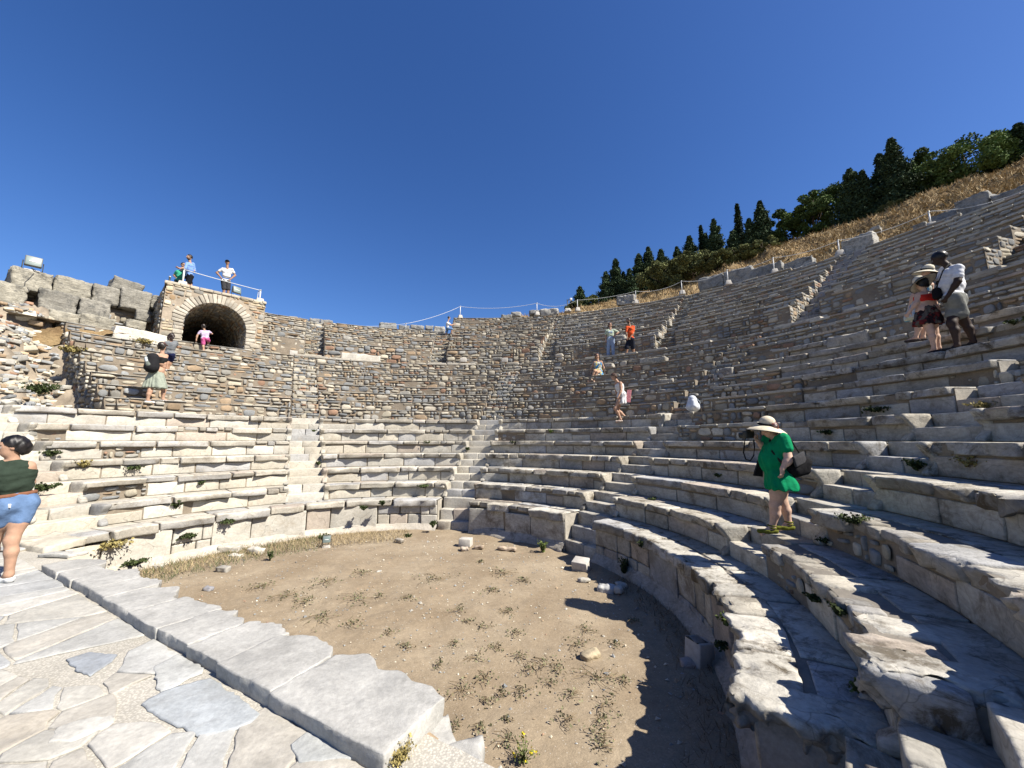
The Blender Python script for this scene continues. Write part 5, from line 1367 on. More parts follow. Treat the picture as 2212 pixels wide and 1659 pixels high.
def nets(F, lo, res):
    ins = F < 0; nx, ny, nz = F.shape
    c = [ins[i:nx-1+i, j:ny-1+j, k:nz-1+k] for i in (0, 1) for j in (0, 1) for k in (0, 1)]
    s = sum(a.astype(np.int8) for a in c); act = (s > 0) & (s < 8); idx = -np.ones(act.shape, int); ii = np.argwhere(act); idx[act] = np.arange(len(ii))
    acc = np.zeros((len(ii), 3)); cnt = np.zeros((len(ii), 1))
    for ax in range(3):
        o = [0, 0, 0]; o[ax] = 1
        for u in (0, 1):
            for v in (0, 1):
                b = [0, 0, 0]; r = [a for a in range(3) if a != ax]; b[r[0]] = u; b[r[1]] = v; a0 = ii+b; a1 = a0+o
                f0 = F[a0[:, 0], a0[:, 1], a0[:, 2]]; f1 = F[a1[:, 0], a1[:, 1], a1[:, 2]]; m_ = (f0 < 0) != (f1 < 0)
                t = np.where(m_, f0/(f0-f1+1e-12), 0); p = np.array(b, float)+t[:, None]*np.array(o); acc += p*m_[:, None]; cnt += m_[:, None]
    V = (ii+acc/np.maximum(cnt, 1))*res+lo; Q = []
    for ax in range(3):
        r = [a for a in range(3) if a != ax]; sl0 = [slice(None)]*3; sl1 = [slice(None)]*3; sl0[ax] = slice(0, -1); sl1[ax] = slice(1, None)
        e = ins[tuple(sl0)] != ins[tuple(sl1)]; w = np.argwhere(e)
        w = w[(w[:, r[0]] > 0) & (w[:, r[1]] > 0) & (w[:, r[0]] < act.shape[r[0]]) & (w[:, r[1]] < act.shape[r[1]])]
        def at(du, dv): q = w.copy(); q[:, r[0]] -= du; q[:, r[1]] -= dv; return idx[q[:, 0], q[:, 1], q[:, 2]]
        f = np.stack([at(0, 0), at(1, 0), at(1, 1), at(0, 1)], 1); flip = ins[w[:, 0], w[:, 1], w[:, 2]]
        if ax == 1: flip = ~flip
        f = np.where(flip[:, None], f, f[:, ::-1]); Q.append(f[(f >= 0).all(1)])
    return V, np.concatenate(Q)
def put(V, F, name, mat, parent, col):
    m = MB(); m.add(V, F, None, col); return m.build(name, M[mat], parent)
SKINS = {'light': (.60, .40, .30), 'tan': (.46, .28, .19), 'brown': (.33, .19, .12), 'dark': (.045, .026, .019)}
def hand(b, w, d, nrm, k=1., curl=.5, r=.0095):
    """palm and five fingers; d points to the fingertips, nrm is the back of the hand"""
    d = unit(d); nrm = unit(nrm-np.dot(nrm, d)*d); sdv = np.cross(d, nrm); c = w+d*.045*k
    b.cap(w, w+d*.02*k, .024*k, .026*k, .015); b.ell(c, np.array([.030, .046, .015])*k, np.array([sdv, d, nrm]), .012)
    for i, (o, L) in enumerate(((-.026, .060), (-.009, .072), (.009, .068), (.026, .052))):
        a = c+d*.036*k+sdv*o*k; m1 = a+(d*(1-curl*.3)-nrm*curl*.55)*L*.5*k+sdv*o*.15; m2 = m1+(d*(1-curl*.9)-nrm*curl*1.0)*L*.5*k
        b.cap(a, m1, r*k, r*.95*k, .004); b.cap(m1, m2, r*.92*k, r*.8*k, .003)
    a = c-d*.018*k-sdv*.026*k; m1 = a+(d*.6-sdv*.7-nrm*.25)*.038*k; m2 = m1+(d*.85-sdv*.25-nrm*.35)*.032*k
    b.cap(a, m1, r*1.25*k, r*1.1*k, .008); b.cap(m1, m2, r*1.05*k, r*.9*k, .003)
def person(sp):
    A = np.asarray(sp['at'], float); n = unit([A[0], A[1], 0]); xr = np.array([n[1], -n[0], 0.]); D0 = math.hypot(A[0], A[1])
    def J(q):
        d = ray(q[0], q[1]); t = (D0+(q[2] if len(q) > 2 else 0))/(d[:2]@n[:2]); return d*t
    def L(v): return unit(xr*v[0]+n*v[1]+np.array([0, 0, v[2]]))
    S = sp.get('s', 1.); W = sp.get('w', 1.); res = sp.get('res', .014)
    head = J(sp['head']); neck = J(sp['neck']); pel = J(sp['pelvis']); sh = [J(q) for q in sp['sh']]; fc = L(sp['f']); fb = L(sp.get('fb', sp['f']))
    up = unit(neck-pel); ba = np.mean(sh, 0); rt = unit(np.cross(fb, up)); hh = .085*S
    hip = [pel-rt*hh*W*.95-up*.03, pel+rt*hh*W*.95-up*.03]
    # side a is the figure's left when sh[0] lies on that side
    if (sh[0]-sh[1])@rt > 0: hip = hip[::-1]
    el = [J(q) for q in sp['el']]; wr = [J(q) for q in sp['wr']]; kn = [J(q) for q in sp['kn']]; an = [J(q) for q in sp['an']]
    toe = [J(q) for q in sp['toe']] if 'toe' in sp else [a+fb*.15*S-np.array([0, 0, .05*S]) for a in an]
    o = empty('person', A, sp['label'], 'person', sp.get('group'))
    waist = pel*.52+ba*.48-up*.01; waist += fb*sp.get('belly', 0)*.4; chest = pel*.25+ba*.75
    def torso(b, g=0., top=True, low=True):
        wv = rt*S*W
        if low: b.cap(pel-wv*.075, pel+wv*.075, .098*S*W+g, k=.05)
        b.cap(waist-wv*.055, waist+wv*.055, .088*S*W+g+sp.get('belly', 0)*.5, k=.07)
        if sp.get('belly'): b.ell(waist+fb*sp['belly']*.7-up*.02, np.array([.13, .12, .15])*S*W+g, k=.06)
        b.cap(chest-wv*.075, chest+wv*.075, .096*S*W**.5+g, k=.07)
        if sp.get('bust'): 
            for s in (-1, 1): b.ell(chest+fb*.085*S+rt*s*.07*S-up*.02, np.full(3, .055*S)+g, k=.04)
        if top:
            for q in sh: b.cap(ba*.5+q*.5-up*.01, q-up*.02*S, .055*S+g, .048*S+g, k=.05)
    hu = unit(unit(head-neck)*1.0+np.array([0, 0, .6])); fd = unit(fc-(fc@hu)*hu*.75); hu = unit(hu-(hu@fd)*fd); hr = np.cross(fd, hu)
    body = Blob(); torso(body, 0)
    body.cap(ba+up*.0, head-hu*.04*S, .052*S, .048*S, .03)
    body.ell(head+hu*.015*S, np.array([.075, .092, .105])*S, np.array([hr, fd, hu]), .02); body.ell(head+fd*.028*S-hu*.055*S, np.array([.052, .058, .055])*S, np.array([hr, fd, hu]), .03)
    body.cap(head+fd*.088*S+hu*.012*S, head+fd*.106*S-hu*.022*S, .009*S, .014*S, .01)
    for s in (-1, 1): body.ell(head+hr*s*.076*S-fd*.005, np.array([.012, .022, .034])*S, np.array([hr, fd, hu]), .008)
    body.cap(head+fd*.083*S-hu*.052*S-hr*.018*S, head+fd*.083*S-hu*.052*S+hr*.018*S, .010*S, k=.006)
    for i in (0, 1):
        body.cap(sh[i]-up*.01, el[i], .050*S*W, .040*S*W, .03); mid = el[i]*.7+wr[i]*.3; body.cap(el[i], mid, .040*S*W, .041*S*W**.8, .02); body.cap(mid, wr[i], .040*S*W**.8, .026*S, .02)
        hd = J(sp['hd'][i])-wr[i] if 'hd' in sp and sp['hd'][i] else unit(wr[i]-el[i]); hand(body, wr[i], hd, unit(np.cross(unit(wr[i]-el[i]), rt)*(1) + rt*(1 if i else -1)*1.0), S, sp.get('curl', .45))
        th = hip[i]*.5+kn[i]*.5; body.cap(hip[i], th, .092*S*W, .078*S*W, .04); body.cap(th, kn[i], .078*S*W, .055*S*W**.6, .03)
        cf = kn[i]*.66+an[i]*.34-fb*.014*S; body.cap(kn[i], cf, .055*S*W**.6, .052*S*W**.6, .04); body.cap(cf, an[i], .052*S*W**.6, .034*S, .03); body.cap(an[i], toe[i], .036*S, .026*S, .03)
    V, F = body.mesh(res); base = np.array(SKINS[sp['skin']]); C = np.tile(base, (len(V), 1)); rel = (V-head)/S
    hx, hy, hz = rel@hr, rel@fd, rel@hu
    for s in (-1, 1):
        e = ((hx-s*.031)/.016)**2+((hz-.010)/.008)**2 < 1; C[e & (hy > .05)] = (.55, .52, .5) if not sp.get('shades') else (.02, .02, .02)
        e = ((hx-s*.031)/.007)**2+((hz-.010)/.008)**2 < 1; C[e & (hy > .05)] = (.03, .02, .015)
        e = ((hx-s*.032)/.022)**2+((hz-.034)/.006)**2 < 1; C[e & (hy > .05)] = (.06, .04, .03)
        if sp.get('shades'): e = ((hx-s*.030)/.028)**2+((hz-.010)/.020)**2 < 1; C[e & (hy > .04)] = (.012, .012, .014)
    e = (np.abs(hx) < .024) & (np.abs(hz+.052) < .009) & (hy > .05); C[e] = base*np.array([.85, .5, .5])
    if sp.get('beard'): e = (hz < -.025) & (hz > -.13) & (hy > -.02) & (np.abs(hz+.052) > .008); C[e] = np.array([.03, .022, .018])
    put(V, F, 'body', 'skin', o, C)
    # ---- hair
    hc = np.array(sp.get('hairc', (.025, .018, .014))); hb = Blob()
    hb.ell(head+hu*.030*S-fd*.018*S, np.array([.092, .104, .104])*S, np.array([hr, fd, hu]), .01)
    ht = sp.get('hair', 'short'); cuts = [(head+fd*.055*S+hu*.05*S, unit(fd*1.0-hu*.75)), (head-hu*(.03 if ht == 'short' else 2), -hu)]
    if ht in ('long', 'verylong'):
        Lh = .20 if ht == 'long' else .36
        down = np.array([0, 0, -1.])
        for s in (-1, -.4, .4, 1): a = head+hr*s*.065*S-fd*.045*S; hb.cap(a, a+down*Lh*S-fd*.02+hr*s*.03, .048*S, .036*S, .03)
        for s in (-1, 1): a = head+hr*s*.078*S+fd*.01*S; hb.cap(a, a+down*Lh*.8*S+hr*s*.02, .032*S, .024*S, .02)
    if ht == 'bob':
        for s in (-1, -.4, .4, 1): a = head+hr*s*.07*S-fd*.03*S; hb.cap(a, a-hu*.10*S, .042*S, .034*S, .03)
    if ht == 'bun': hb.ell(head-fd*.075*S-hu*.02*S, np.array([.075, .07, .085])*S, np.array([hr, fd, hu]), k=.05)
    if ht == 'curly': hb.p = []; hb.ell(head+hu*.035*S-fd*.02*S, np.array([.098, .105, .105])*S, np.array([hr, fd, hu]), .01)
    V, F = hb.mesh(min(res, .012), cuts if ht != 'curly' else [cuts[0]], lambda X, Y, Z: .004*np.sin(X*90+Y*70)*np.sin(Z*60+X*40))
    put(V, F, 'hair', 'hair', o, np.clip(hc[None]*(1+.5*N1(V*9)[:, None]), .002, 1) if ht != 'verylong' else np.where((V[:, 2:3] < head[2]-.06), np.array([[.30, .19, .09]]), hc[None]))
    # ---- clothes
    for c in sp['wear']:
        k = c[0]; col = np.array(c[1], float); b = Blob(); cut = []; fold = None; nm = {'tee': 'shirt', 'tank': 'top', 'crop': 'top', 'shorts': 'shorts', 'skirt': 'skirt', 'dress': 'dress', 'trousers': 'overalls', 'shoes': 'shoe'}.get(k, k)
        if k in ('tee', 'tank', 'crop'):
            torso(b, .014 if k == 'tee' else .009, top=(k == 'tee'), low=(k != 'crop'))
            if k == 'tee':
                fr = c[2] if len(c) > 2 else .55
                for i in (0, 1): b.cap(sh[i]-up*.01, sh[i]*(1-fr)+el[i]*fr, .060*S*W, .058*S*W if fr < .8 else .048*S*W, .03)
                cut = [(pel+up*sp.get('hemup', -.02)*S, -up)]
            else:
                for q in sh: (b.cap(ba-up*.01, ba*.3+q*.7-up*.012, .067*S, .061*S, k=.04) if k == 'tank' else b.cap(ba*.45+q*.55, chest*.55+q*.45, .022*S, .06*S, k=.04))
                cut = [(pel+up*.02, -up)] if k == 'tank' else [(waist-up*.0, -up), (chest+up*.045, up)]
            fold = lambda X, Y, Z: .005*np.sin(X*38+Z*34+2*np.sin(Z*18))*np.sin(Y*31-Z*49)
        elif k in ('shorts', 'trousers'):
            fr = c[2] if len(c) > 2 else .62; b.cap(pel-rt*.075*S*W, pel+rt*.075*S*W, .108*S*W, k=.04)
            b.cap(waist*.45+pel*.55-rt*.06*S*W, waist*.45+pel*.55+rt*.06*S*W, .096*S*W+sp.get('belly', 0)*.35, k=.05)
            for i in (0, 1):
                e = hip[i]*(1-fr)+kn[i]*fr if fr <= 1 else kn[i]; b.cap(hip[i], e, .105*S*W, (.092 if fr <= 1 else .085)*S*W, .03)
                if fr > 1: b.cap(kn[i], an[i]-np.array([0, 0, .02]), .080*S*W, .075*S, .03)
                if fr <= 1: cut = cut
            if k == 'trousers': b.cap(chest-rt*.05*S+fb*.02, chest+rt*.05*S+fb*.02, .095*S, k=.04); [b.cap(chest+fb*.09*S+rt*s*.05*S, ba+rt*s*.06*S+up*.045, .018*S, k=.01) for s in (-1, 1)]
            rs = sp.get('rise', .15); cut = [(waist*rs+pel*(1-rs)+up*.02 if k == 'shorts' else neck+up*.05, up)]
            fold = lambda X, Y, Z: .004*np.sin(X*43+Z*17+2*np.sin(Y*20))*np.sin(Y*39+Z*23)
        elif k in ('skirt', 'dress'):
            hem = J(c[2]); hw = c[3]; a0 = waist if k == 'skirt' else chest
            if k == 'dress':
                torso(b, .012, top=len(c) > 4)
                if len(c) > 4:
                    for i in (0, 1): b.cap(sh[i], sh[i]*.5+el[i]*.5, .068*S*W, .066*S*W, .03)
                else: [b.cap(chest+rt*s*.06*S+fb*.05, ba+rt*s*.07*S, .016*S, k=.01) for s in (-1, 1)]; cut.append((ba+up*.012, up))
            for t in np.linspace(0, 1, 6):
                q = pel*(1-t)+hem*t; ww = (.10*S*W)*(1-t)+hw*t; b.cap(q-rt*ww*.5, q+rt*ww*.5, (.102*S*W)*(1-t)+hw*.62*t, k=.05)
            cut.append((hem, unit(-(up*.3+np.array([0, 0, .7]))))); cut += [(waist+up*.03, up)] if k == 'skirt' else []
            z0, z1 = pel[2], hem[2]
            fold = lambda X, Y, Z: (.003+.006*np.clip((z0-Z)/(z0-z1+1e-6), 0, 1.2))*np.sin(13*np.arctan2((Y-pel[1]), (X-pel[0]))+1.5*np.sin(X*14)+Z*3)+.005*np.sin(Z*30+X*42+2*np.sin(Y*25))*np.sin(Y*33-X*20)
        elif k == 'shoes':
            for i in (0, 1):
                b = Blob(); he = an[i]-fb*.0-np.array([0, 0, .03*S]); d = unit(toe[i]-an[i]); d[2] = 0; d = unit(d); z = min(an[i][2], toe[i][2])-.0
                b.cap(an[i]-d*.035*S-np.array([0, 0, .045*S]), an[i]+d*.06*S-np.array([0, 0, .045*S]), .038*S, .040*S, .03); b.cap(an[i]+d*.05*S-np.array([0, 0, .05*S]), an[i]+d*.155*S-np.array([0, 0, .055*S]), .040*S, .030*S, .03)
                V, F = b.mesh(min(res, .011), [(an[i]-np.array([0, 0, .083*S]), np.array([0, 0, -1.]))] + ([(an[i]-np.array([0, 0, .03*S]), np.array([0, 0, 1.]))])); put(V, F, 'shoe', 'cloth', o, col)
            continue
        elif k == 'belt': b.cap(waist*.5+pel*.5-rt*.07*S*W, waist*.5+pel*.5+rt*.07*S*W, .101*S*W, k=.02); cut = [(waist*.5+pel*.5+up*.022, up), (waist*.5+pel*.5-up*.018, -up)]
        V, F = b.mesh(res, cut, fold)
        if len(V) == 0: continue
        CC = np.tile(col, (len(V), 1))
        if sp.get('print') and k == sp['print'][0]:
            q = N2(V*4.5); CC[q > .25] = sp['print'][1]; q = N3(V*5.5); CC[q > .45] = sp['print'][2]
        put(V, F, nm, 'cloth', o, CC)
    if 'hat' in sp:
        hcol = np.array(sp['hat'][0]); kind = sp['hat'][1]; tl = L(sp['hat'][2]) if len(sp['hat']) > 2 else hu; a1 = unit(np.cross(tl, fd)); a2 = np.cross(a1, tl); ax = np.array([a1, a2, tl]); hc0 = head+hu*.055*S
        if kind == 'sun':
            b = Blob(); b.ell(hc0+tl*.045*S, np.array([.092, .098, .088])*S, ax, .01); V, F = b.mesh(.010, [(hc0, -tl)]); ho = put(V, F, 'hat', 'straw', o, hcol)
            R_ = .235*S; th = np.linspace(0, 2*math.pi, 49)[:-1]; m_ = MB(); VV = []
            rr = [.085, .12, .16, .20, .235, .238, .235, .16, .085]; zz = [0, -.008, -.022, -.042, -.066, -.072, -.074, -.032, -.010]
            for r_, z_ in zip(rr, zz):
                for t in th: VV.append(hc0+a1*math.cos(t)*r_*S+a2*math.sin(t)*r_*S+tl*(z_+.012*math.sin(2*t+1)*r_/.2)*S)
            k48 = 48; FF = [[i*k48+j, i*k48+(j+1) % k48, (i+1)*k48+(j+1) % k48, (i+1)*k48+j] for i in range(8) for j in range(k48)]
            m_.add(VV, FF, None, hcol); m_.build('brim', M['straw'], ho)
            m_ = MB(); pts = [hc0+a1*math.cos(t)*.097*S+a2*math.sin(t)*.102*S+tl*.016*S for t in np.linspace(0, 2*math.pi, 37)]; tube(m_, pts, .014*S, (.015, .015, .015), 6); m_.build('hat_band', M['cloth'], ho)
            m_ = MB(); pts = [hc0+a1*math.cos(t)*.237*S+a2*math.sin(t)*.237*S+tl*(-.071+.012*math.sin(2*t+1)*1.18)*S for t in np.linspace(0, 2*math.pi, 49)]; tube(m_, pts, .005*S, (.02, .02, .02), 5); m_.build('brim_edge', M['cloth'], ho)
        else:
            b = Blob(); b.ell(head+hu*.045*S-fd*.01, np.array([.090, .102, .088])*S, np.array([hr, fd, hu]), .01); b.ell(head+fd*.11*S+hu*.045*S, np.array([.065, .075, .012])*S, np.array([hr, fd, hu]), .02)
            V, F = b.mesh(.011, [(head+hu*.035*S, -hu)]); put(V, F, 'cap', 'cloth', o, hcol)
    return o, J, dict(head=head, pel=pel, sh=sh, fb=fb, up=up, rt=rt, wr=wr, ba=ba, waist=waist, chest=chest)
def bag(name, label, parts, cat='bag', group=None):
    """parts: list of (part name, Blob or MB, material, colour)"""
    c = None
    for nm, b, mt, col in parts:
        if isinstance(b, Blob): V, F = b.mesh(.010); m = MB(); m.add(V, F, None, col)
        else: m = b
        if c is None: c = np.concatenate(m.v).mean(0); o = empty(name, c, label, cat, group)
        m.build(nm, M[mt], o)
    return o
def strap(pts, r=.012, col=(.02, .02, .02)): m = MB(); tube(m, pts, r, col, 5); return m
# 1 woman in the left foreground, seen from behind
A = onz(18, 1258, STAGE)
o, J, K = person(dict(rise=.5, label='woman in a dark green sleeveless top and denim shorts in the left foreground', at=A, res=.0105, w=.96, s=1.07, skin='tan', f=(-.95, -.02, -.12), fb=(-.35, .93, 0),
 head=(26, 966), neck=(34, 990), pelvis=(33, 1088), sh=[(-6, 1003, .02), (62, 1004, .0)], el=[(-38, 1028, .15), (66, 1042, .12)], wr=[(-60, 1000, .3), (52, 1062, .28)],
 kn=[(-14, 1166, .15), (25, 1167, -.02)], an=[(-28, 1236, .35), (19, 1241, -.02)], toe=[(-50, 1246, .4), (6, 1249, .06)], hair='bun', hairc=(.012, .010, .010),
 wear=[('tank', (.030, .045, .032)), ('shorts', (.125, .205, .36), .42), ('belt', (.22, .10, .06)), ('shoes', (.72, .72, .70))]))
m = MB(); q = J((15, 1093, -.125)); box(m, q, (.085, .010, .045), (.75, .75, .74), bev=.003); m.build('phone', M['whitepost'], origin=q); bpy.data.objects['phone'].update_tag(); tag(bpy.data.objects['phone'], 'white phone edge sticking out of a denim back pocket', 'phone')
b = Blob(); b.cap(J((60, 1112, .08)), J((64, 1124, .08)), .045, .055); bag('handbag', 'small cream handbag hanging at the hip of the woman in denim shorts', [('pouch', b, 'cloth', (.62, .58, .50)), ('strap', strap([J((70, 1008, .02)), J((74, 1040, .02)), J((70, 1080, .04)), J((66, 1100, .06))], .006, (.6, .6, .5)), 'cloth', None)])
# 13 woman in the green dress
A = onz(1664, 1160, -1.19)
o, J, K = person(dict(label='woman in a short green dress and wide straw hat holding up a camera', at=A, res=.0095, w=1.18, s=.94, skin='light', f=(-.85, -.15, -.5), fb=(-.97, -.2, 0), belly=.05, bust=1,
 head=(1662, 927), neck=(1675, 939), pelvis=(1682, 1030), sh=[(1692, 948, -.13), (1662, 947, .16)], el=[(1704, 992, -.20), (1651, 966, .16)], wr=[(1690, 1012, -.24), (1638, 954, .08)], hd=[(1688, 1034, -.24), (1629, 943, .02)],
 kn=[(1674, 1092, -.06), (1690, 1086, .12)], an=[(1668, 1139, -.02), (1704, 1131, .15)], toe=[(1646, 1153, -.06), (1684, 1143, .1)], hair='long', hairc=(.10, .03, .02), curl=.6,
 hat=((.66, .58, .43), 'sun', (.16, -.1, 1)), wear=[('dress', (.0, .24, .095), (1689, 1056), .225, 1), ('shoes', (.13, .14, .02))]))
for k_, (a_, t_) in enumerate((((1668, 1139, -.02), (1646, 1153, -.06)), ((1704, 1131, .15), (1684, 1143, .1)))):
    m = MB(); a = J(a_)
    for zz in (.0, .03): m2 = [a+np.array([math.cos(t)*.042, math.sin(t)*.042, -.005+zz*.9]) for t in np.linspace(0, 6.283, 17)]; tube(m, m2, .009, (.12, .13, .02), 5)
    m.build('ankle_strap', M['cloth'], o)
m = MB(); cp = J((1617, 939, .02)); box(m, cp, (.135, .07, .095), (.015, .015, .015), rz=.2, bev=.012); tube(m, [cp+[-.0, .02, 0], cp+[-.06, .10, -.01]], .036, (.012, .012, .012), 14); box(m, cp+[0, 0, .055], (.05, .04, .03), (.015, .015, .015), bev=.006)
co_ = empty('photo_camera', cp, 'black camera held up by the woman in the green dress, its strap dangling', 'camera'); m.build('housing', M['dark'], co_)
m = strap([J(q) for q in ((1611, 944, .0), (1608, 958, -.02), (1606, 978, -.02), (1611, 992, -.02), (1621, 995, -.02), (1628, 984, -.02), (1630, 966, -.0), (1628, 950, .02))], .009); m.build('neck_strap', M['cloth'], co_)
b = Blob(); c0 = J((1725, 1004, -.05)); b.cap(c0-[.07, 0, .05], c0+[.08, 0, .03], .085, .075, .03); b.cap(c0+[-.05, 0, -.09], c0+[.07, 0, -.06], .06, .06, .04)
fl = MB(); box(fl, J((1727, 992, -.15)), (.22, .03, .13), (.05, .05, .055), rz=.4, ry=-.3, bev=.01)
bag('shoulder_bag', 'black camera bag behind the hip of the woman in the green dress', [('pouch', b, 'cloth', (.010, .010, .012)), ('flap', fl, 'cloth', None), ('strap', strap([J((1663, 950, -.05)), J((1668, 975, -.16)), J((1688, 1000, -.20)), J((1712, 1014, -.12))], .014), 'cloth', None), ('back_strap', strap([J((1706, 946, .03)), J((1718, 965, .03)), J((1731, 985, .0))], .010), 'cloth', None)])
m = MB(); q = [J(a) for a in ((1640, 992, .16), (1629, 1028, .16), (1648, 1030, .16), (1648, 995, .16))]; V = q+[a+np.array([.02, .06, 0]) for a in q]; m.add(V, [[0, 1, 2, 3], [7, 6, 5, 4], [0, 4, 5, 1], [1, 5, 6, 2], [2, 6, 7, 3], [3, 7, 4, 0]], None, (.012, .012, .012)); tag(m.build('cloth_bag', M['cloth'], smooth=False, origin=q[0]), 'limp black bag hanging in front of the woman in the green dress', 'bag')
# 14-16 group on the right
A = oncyl(2070, 757, 10.35)
o, J, K = person(dict(label='tall dark skinned man in a white t-shirt and grey shorts on the right seats', at=A, res=.0115, w=1.16, s=1.04, skin='dark', f=(-.8, .15, -.5), fb=(-.9, .25, 0), belly=.035, hemup=.03,
 head=(2029, 559), neck=(2042, 569), pelvis=(2062, 645), sh=[(2069, 578, -.18), (2040, 582, .2)], el=[(2069, 608, -.24), (2030, 612, .25)], wr=[(2048, 638, -.22), (2030, 636, .1)],
 kn=[(2084, 696, .1), (2056, 698, -.12)], an=[(2103, 738, .12), (2068, 746, -.14)], toe=[(2090, 746, .1), (2055, 754, -.15)], hair='short', hairc=(.008, .007, .007),
 wear=[('tee', (.70, .71, .74), .62), ('shorts', (.20, .205, .19), .62), ('shoes', (.03, .03, .03))]))
b = Blob(); c0 = J((2024, 634, -.12)); b.cap(c0+[0, 0, .05], c0-[0, 0, .05], .06, .065); bag('sling_bag', 'small black sling bag on the belly of the man in the white t-shirt', [('pouch', b, 'cloth', (.008, .008, .01)), ('strap', strap([J((2054, 566, -.12)), J((2037, 585, -.22)), J((2026, 612, -.24)), J((2022, 628, -.14))], .011), 'cloth', None)])
A = oncyl(2015, 764, 10.25)
o, J, K = person(dict(label='woman in a red strappy top and wide straw hat seen from behind', at=A, res=.0115, w=1.06, s=.9, skin='light', f=(-.75, .6, -.1), fb=(-.55, .8, 0),
 head=(1990, 613), neck=(1996, 626), pelvis=(2003, 668), sh=[(1985, 636, -.05), (2011, 633, .1)], el=[(1979, 655, -.12), (2019, 656, .2)], wr=[(1966, 672, -.12), (2006, 668, .3)],
 kn=[(2011, 716, -.05), (2018, 716, .1)], an=[(2018, 754, -.05), (2028, 752, .12)], hair='bob', hairc=(.010, .008, .008), print=('skirt', (.14, .02, .02), (.10, .09, .08)),
 hat=((.68, .62, .48), 'sun', (-.55, .25, .8)), wear=[('crop', (.55, .03, .02)), ('skirt', (.020, .012, .015), (2005, 702), .19), ('shoes', (.02, .02, .03))]))
A = oncyl(1986, 738, 10.9)
o, J, K = person(dict(label='person in a loose white and blue cover behind the woman in red', at=A, res=.013, w=1.0, s=.95, skin='light', f=(-.7, -.4, -.3), fb=(-.8, -.2, 0),
 head=(2004, 590), neck=(2000, 604), pelvis=(1982, 660), sh=[(1986, 616, -.1), (2010, 614, .15)], el=[(1972, 640, -.1), (2012, 642, .2)], wr=[(1966, 664, -.05), (1996, 660, .2)],
 kn=[(1984, 698, 0), (1992, 700, .15)], an=[(1978, 730, .0), (1994, 729, .15)], hair='long', hairc=(.03, .02, .015), print=('dress', (.12, .30, .45), (.55, .60, .5)),
 hat=((.68, .62, .48), 'sun', (.35, -.1, 1)), wear=[('dress', (.60, .62, .60), (1974, 690), .20), ('shoes', (.05, .04, .04))]))
# 2-4 visitors below the vault
A = seatpt(336, 874)
o, J, K = person(dict(label='woman in a brown cap and sage green skirt on the left rubble steps', at=A, res=.013, skin='tan', f=(.6, .7, .15), fb=(.5, .85, 0), w=1.0, s=.98,
 head=(351, 748), neck=(351, 759), pelvis=(338, 800), sh=[(341, 767, -.05), (359, 768, .05)], el=[(333, 784, .1), (355, 786, -.05)], wr=[(338, 796, .2), (353, 806, 0)],
 kn=[(324, 845, -.05), (354, 843, .1)], an=[(319, 864, -.05), (352, 862, .1)], toe=[(330, 871, 0), (366, 868, .1)], hair='bob', hat=((.13, .06, .045), 'cap'),
 wear=[('crop', (.02, .02, .02)), ('skirt', (.30, .33, .27), (334, 838), .26), ('shoes', (.75, .75, .75))]))
b = Blob(); c0 = J((329, 782, -.16)); b.cap(c0+[0, 0, .12], c0-[0, 0, .14], .14, .17, .05); b2 = Blob(); b2.cap(c0+[-.05, -.10, .05], c0+[.02, -.10, -.10], .07, .08, .03); b3 = Blob(); b3.cap(c0+[-.06, -.12, .08], c0+[-.02, -.14, .0], .05, .045, .03)
bag('backpack', 'black, grey and white backpack on the back of the woman in the sage skirt', [('main_pouch', b, 'cloth', (.018, .018, .02)), ('front_pouch', b2, 'cloth', (.16, .18, .16)), ('mesh_pouch', b3, 'cloth', (.5, .56, .58))], 'backpack')
A = seatpt(364, 803)
person(dict(label='girl in a grey t-shirt and navy shorts climbing just above the woman with the backpack', at=A, res=.013, skin='brown', f=(.4, .85, .1), fb=(.35, .9, 0), s=.84,
 head=(371, 726), neck=(369, 734), pelvis=(366, 764), sh=[(359, 740, -.03), (380, 739, .03)], el=[(353, 748, .15), (384, 750, .1)], wr=[(360, 752, .3), (389, 750, .25)],
 kn=[(363, 780, .1), (369, 781, .15)], an=[(360, 797, .0), (363, 796, .1)], hair='long', hairc=(.03, .018, .015), wear=[('tee', (.17, .18, .19)), ('shorts', (.015, .02, .07), .75), ('shoes', (.6, .55, .55))]))
A = oncyl(441, 762, 13.75)
person(dict(label='child in a lilac shirt and pink shorts climbing into the dark arch', at=A, res=.013, skin='tan', f=(.1, .98, 0), s=.74,
 head=(440, 705), neck=(441, 713), pelvis=(443, 731), sh=[(433, 716, 0), (451, 716, 0)], el=[(426, 725, .0), (458, 721, .1)], wr=[(424, 734, .0), (452, 719, .2)],
 kn=[(439, 745, .05), (451, 737, .25)], an=[(440, 757, .0), (447, 748, .3)], hair='bob', wear=[('tee', (.55, .45, .60)), ('shorts', (.60, .12, .30), .8), ('shoes', (.6, .55, .6))]))
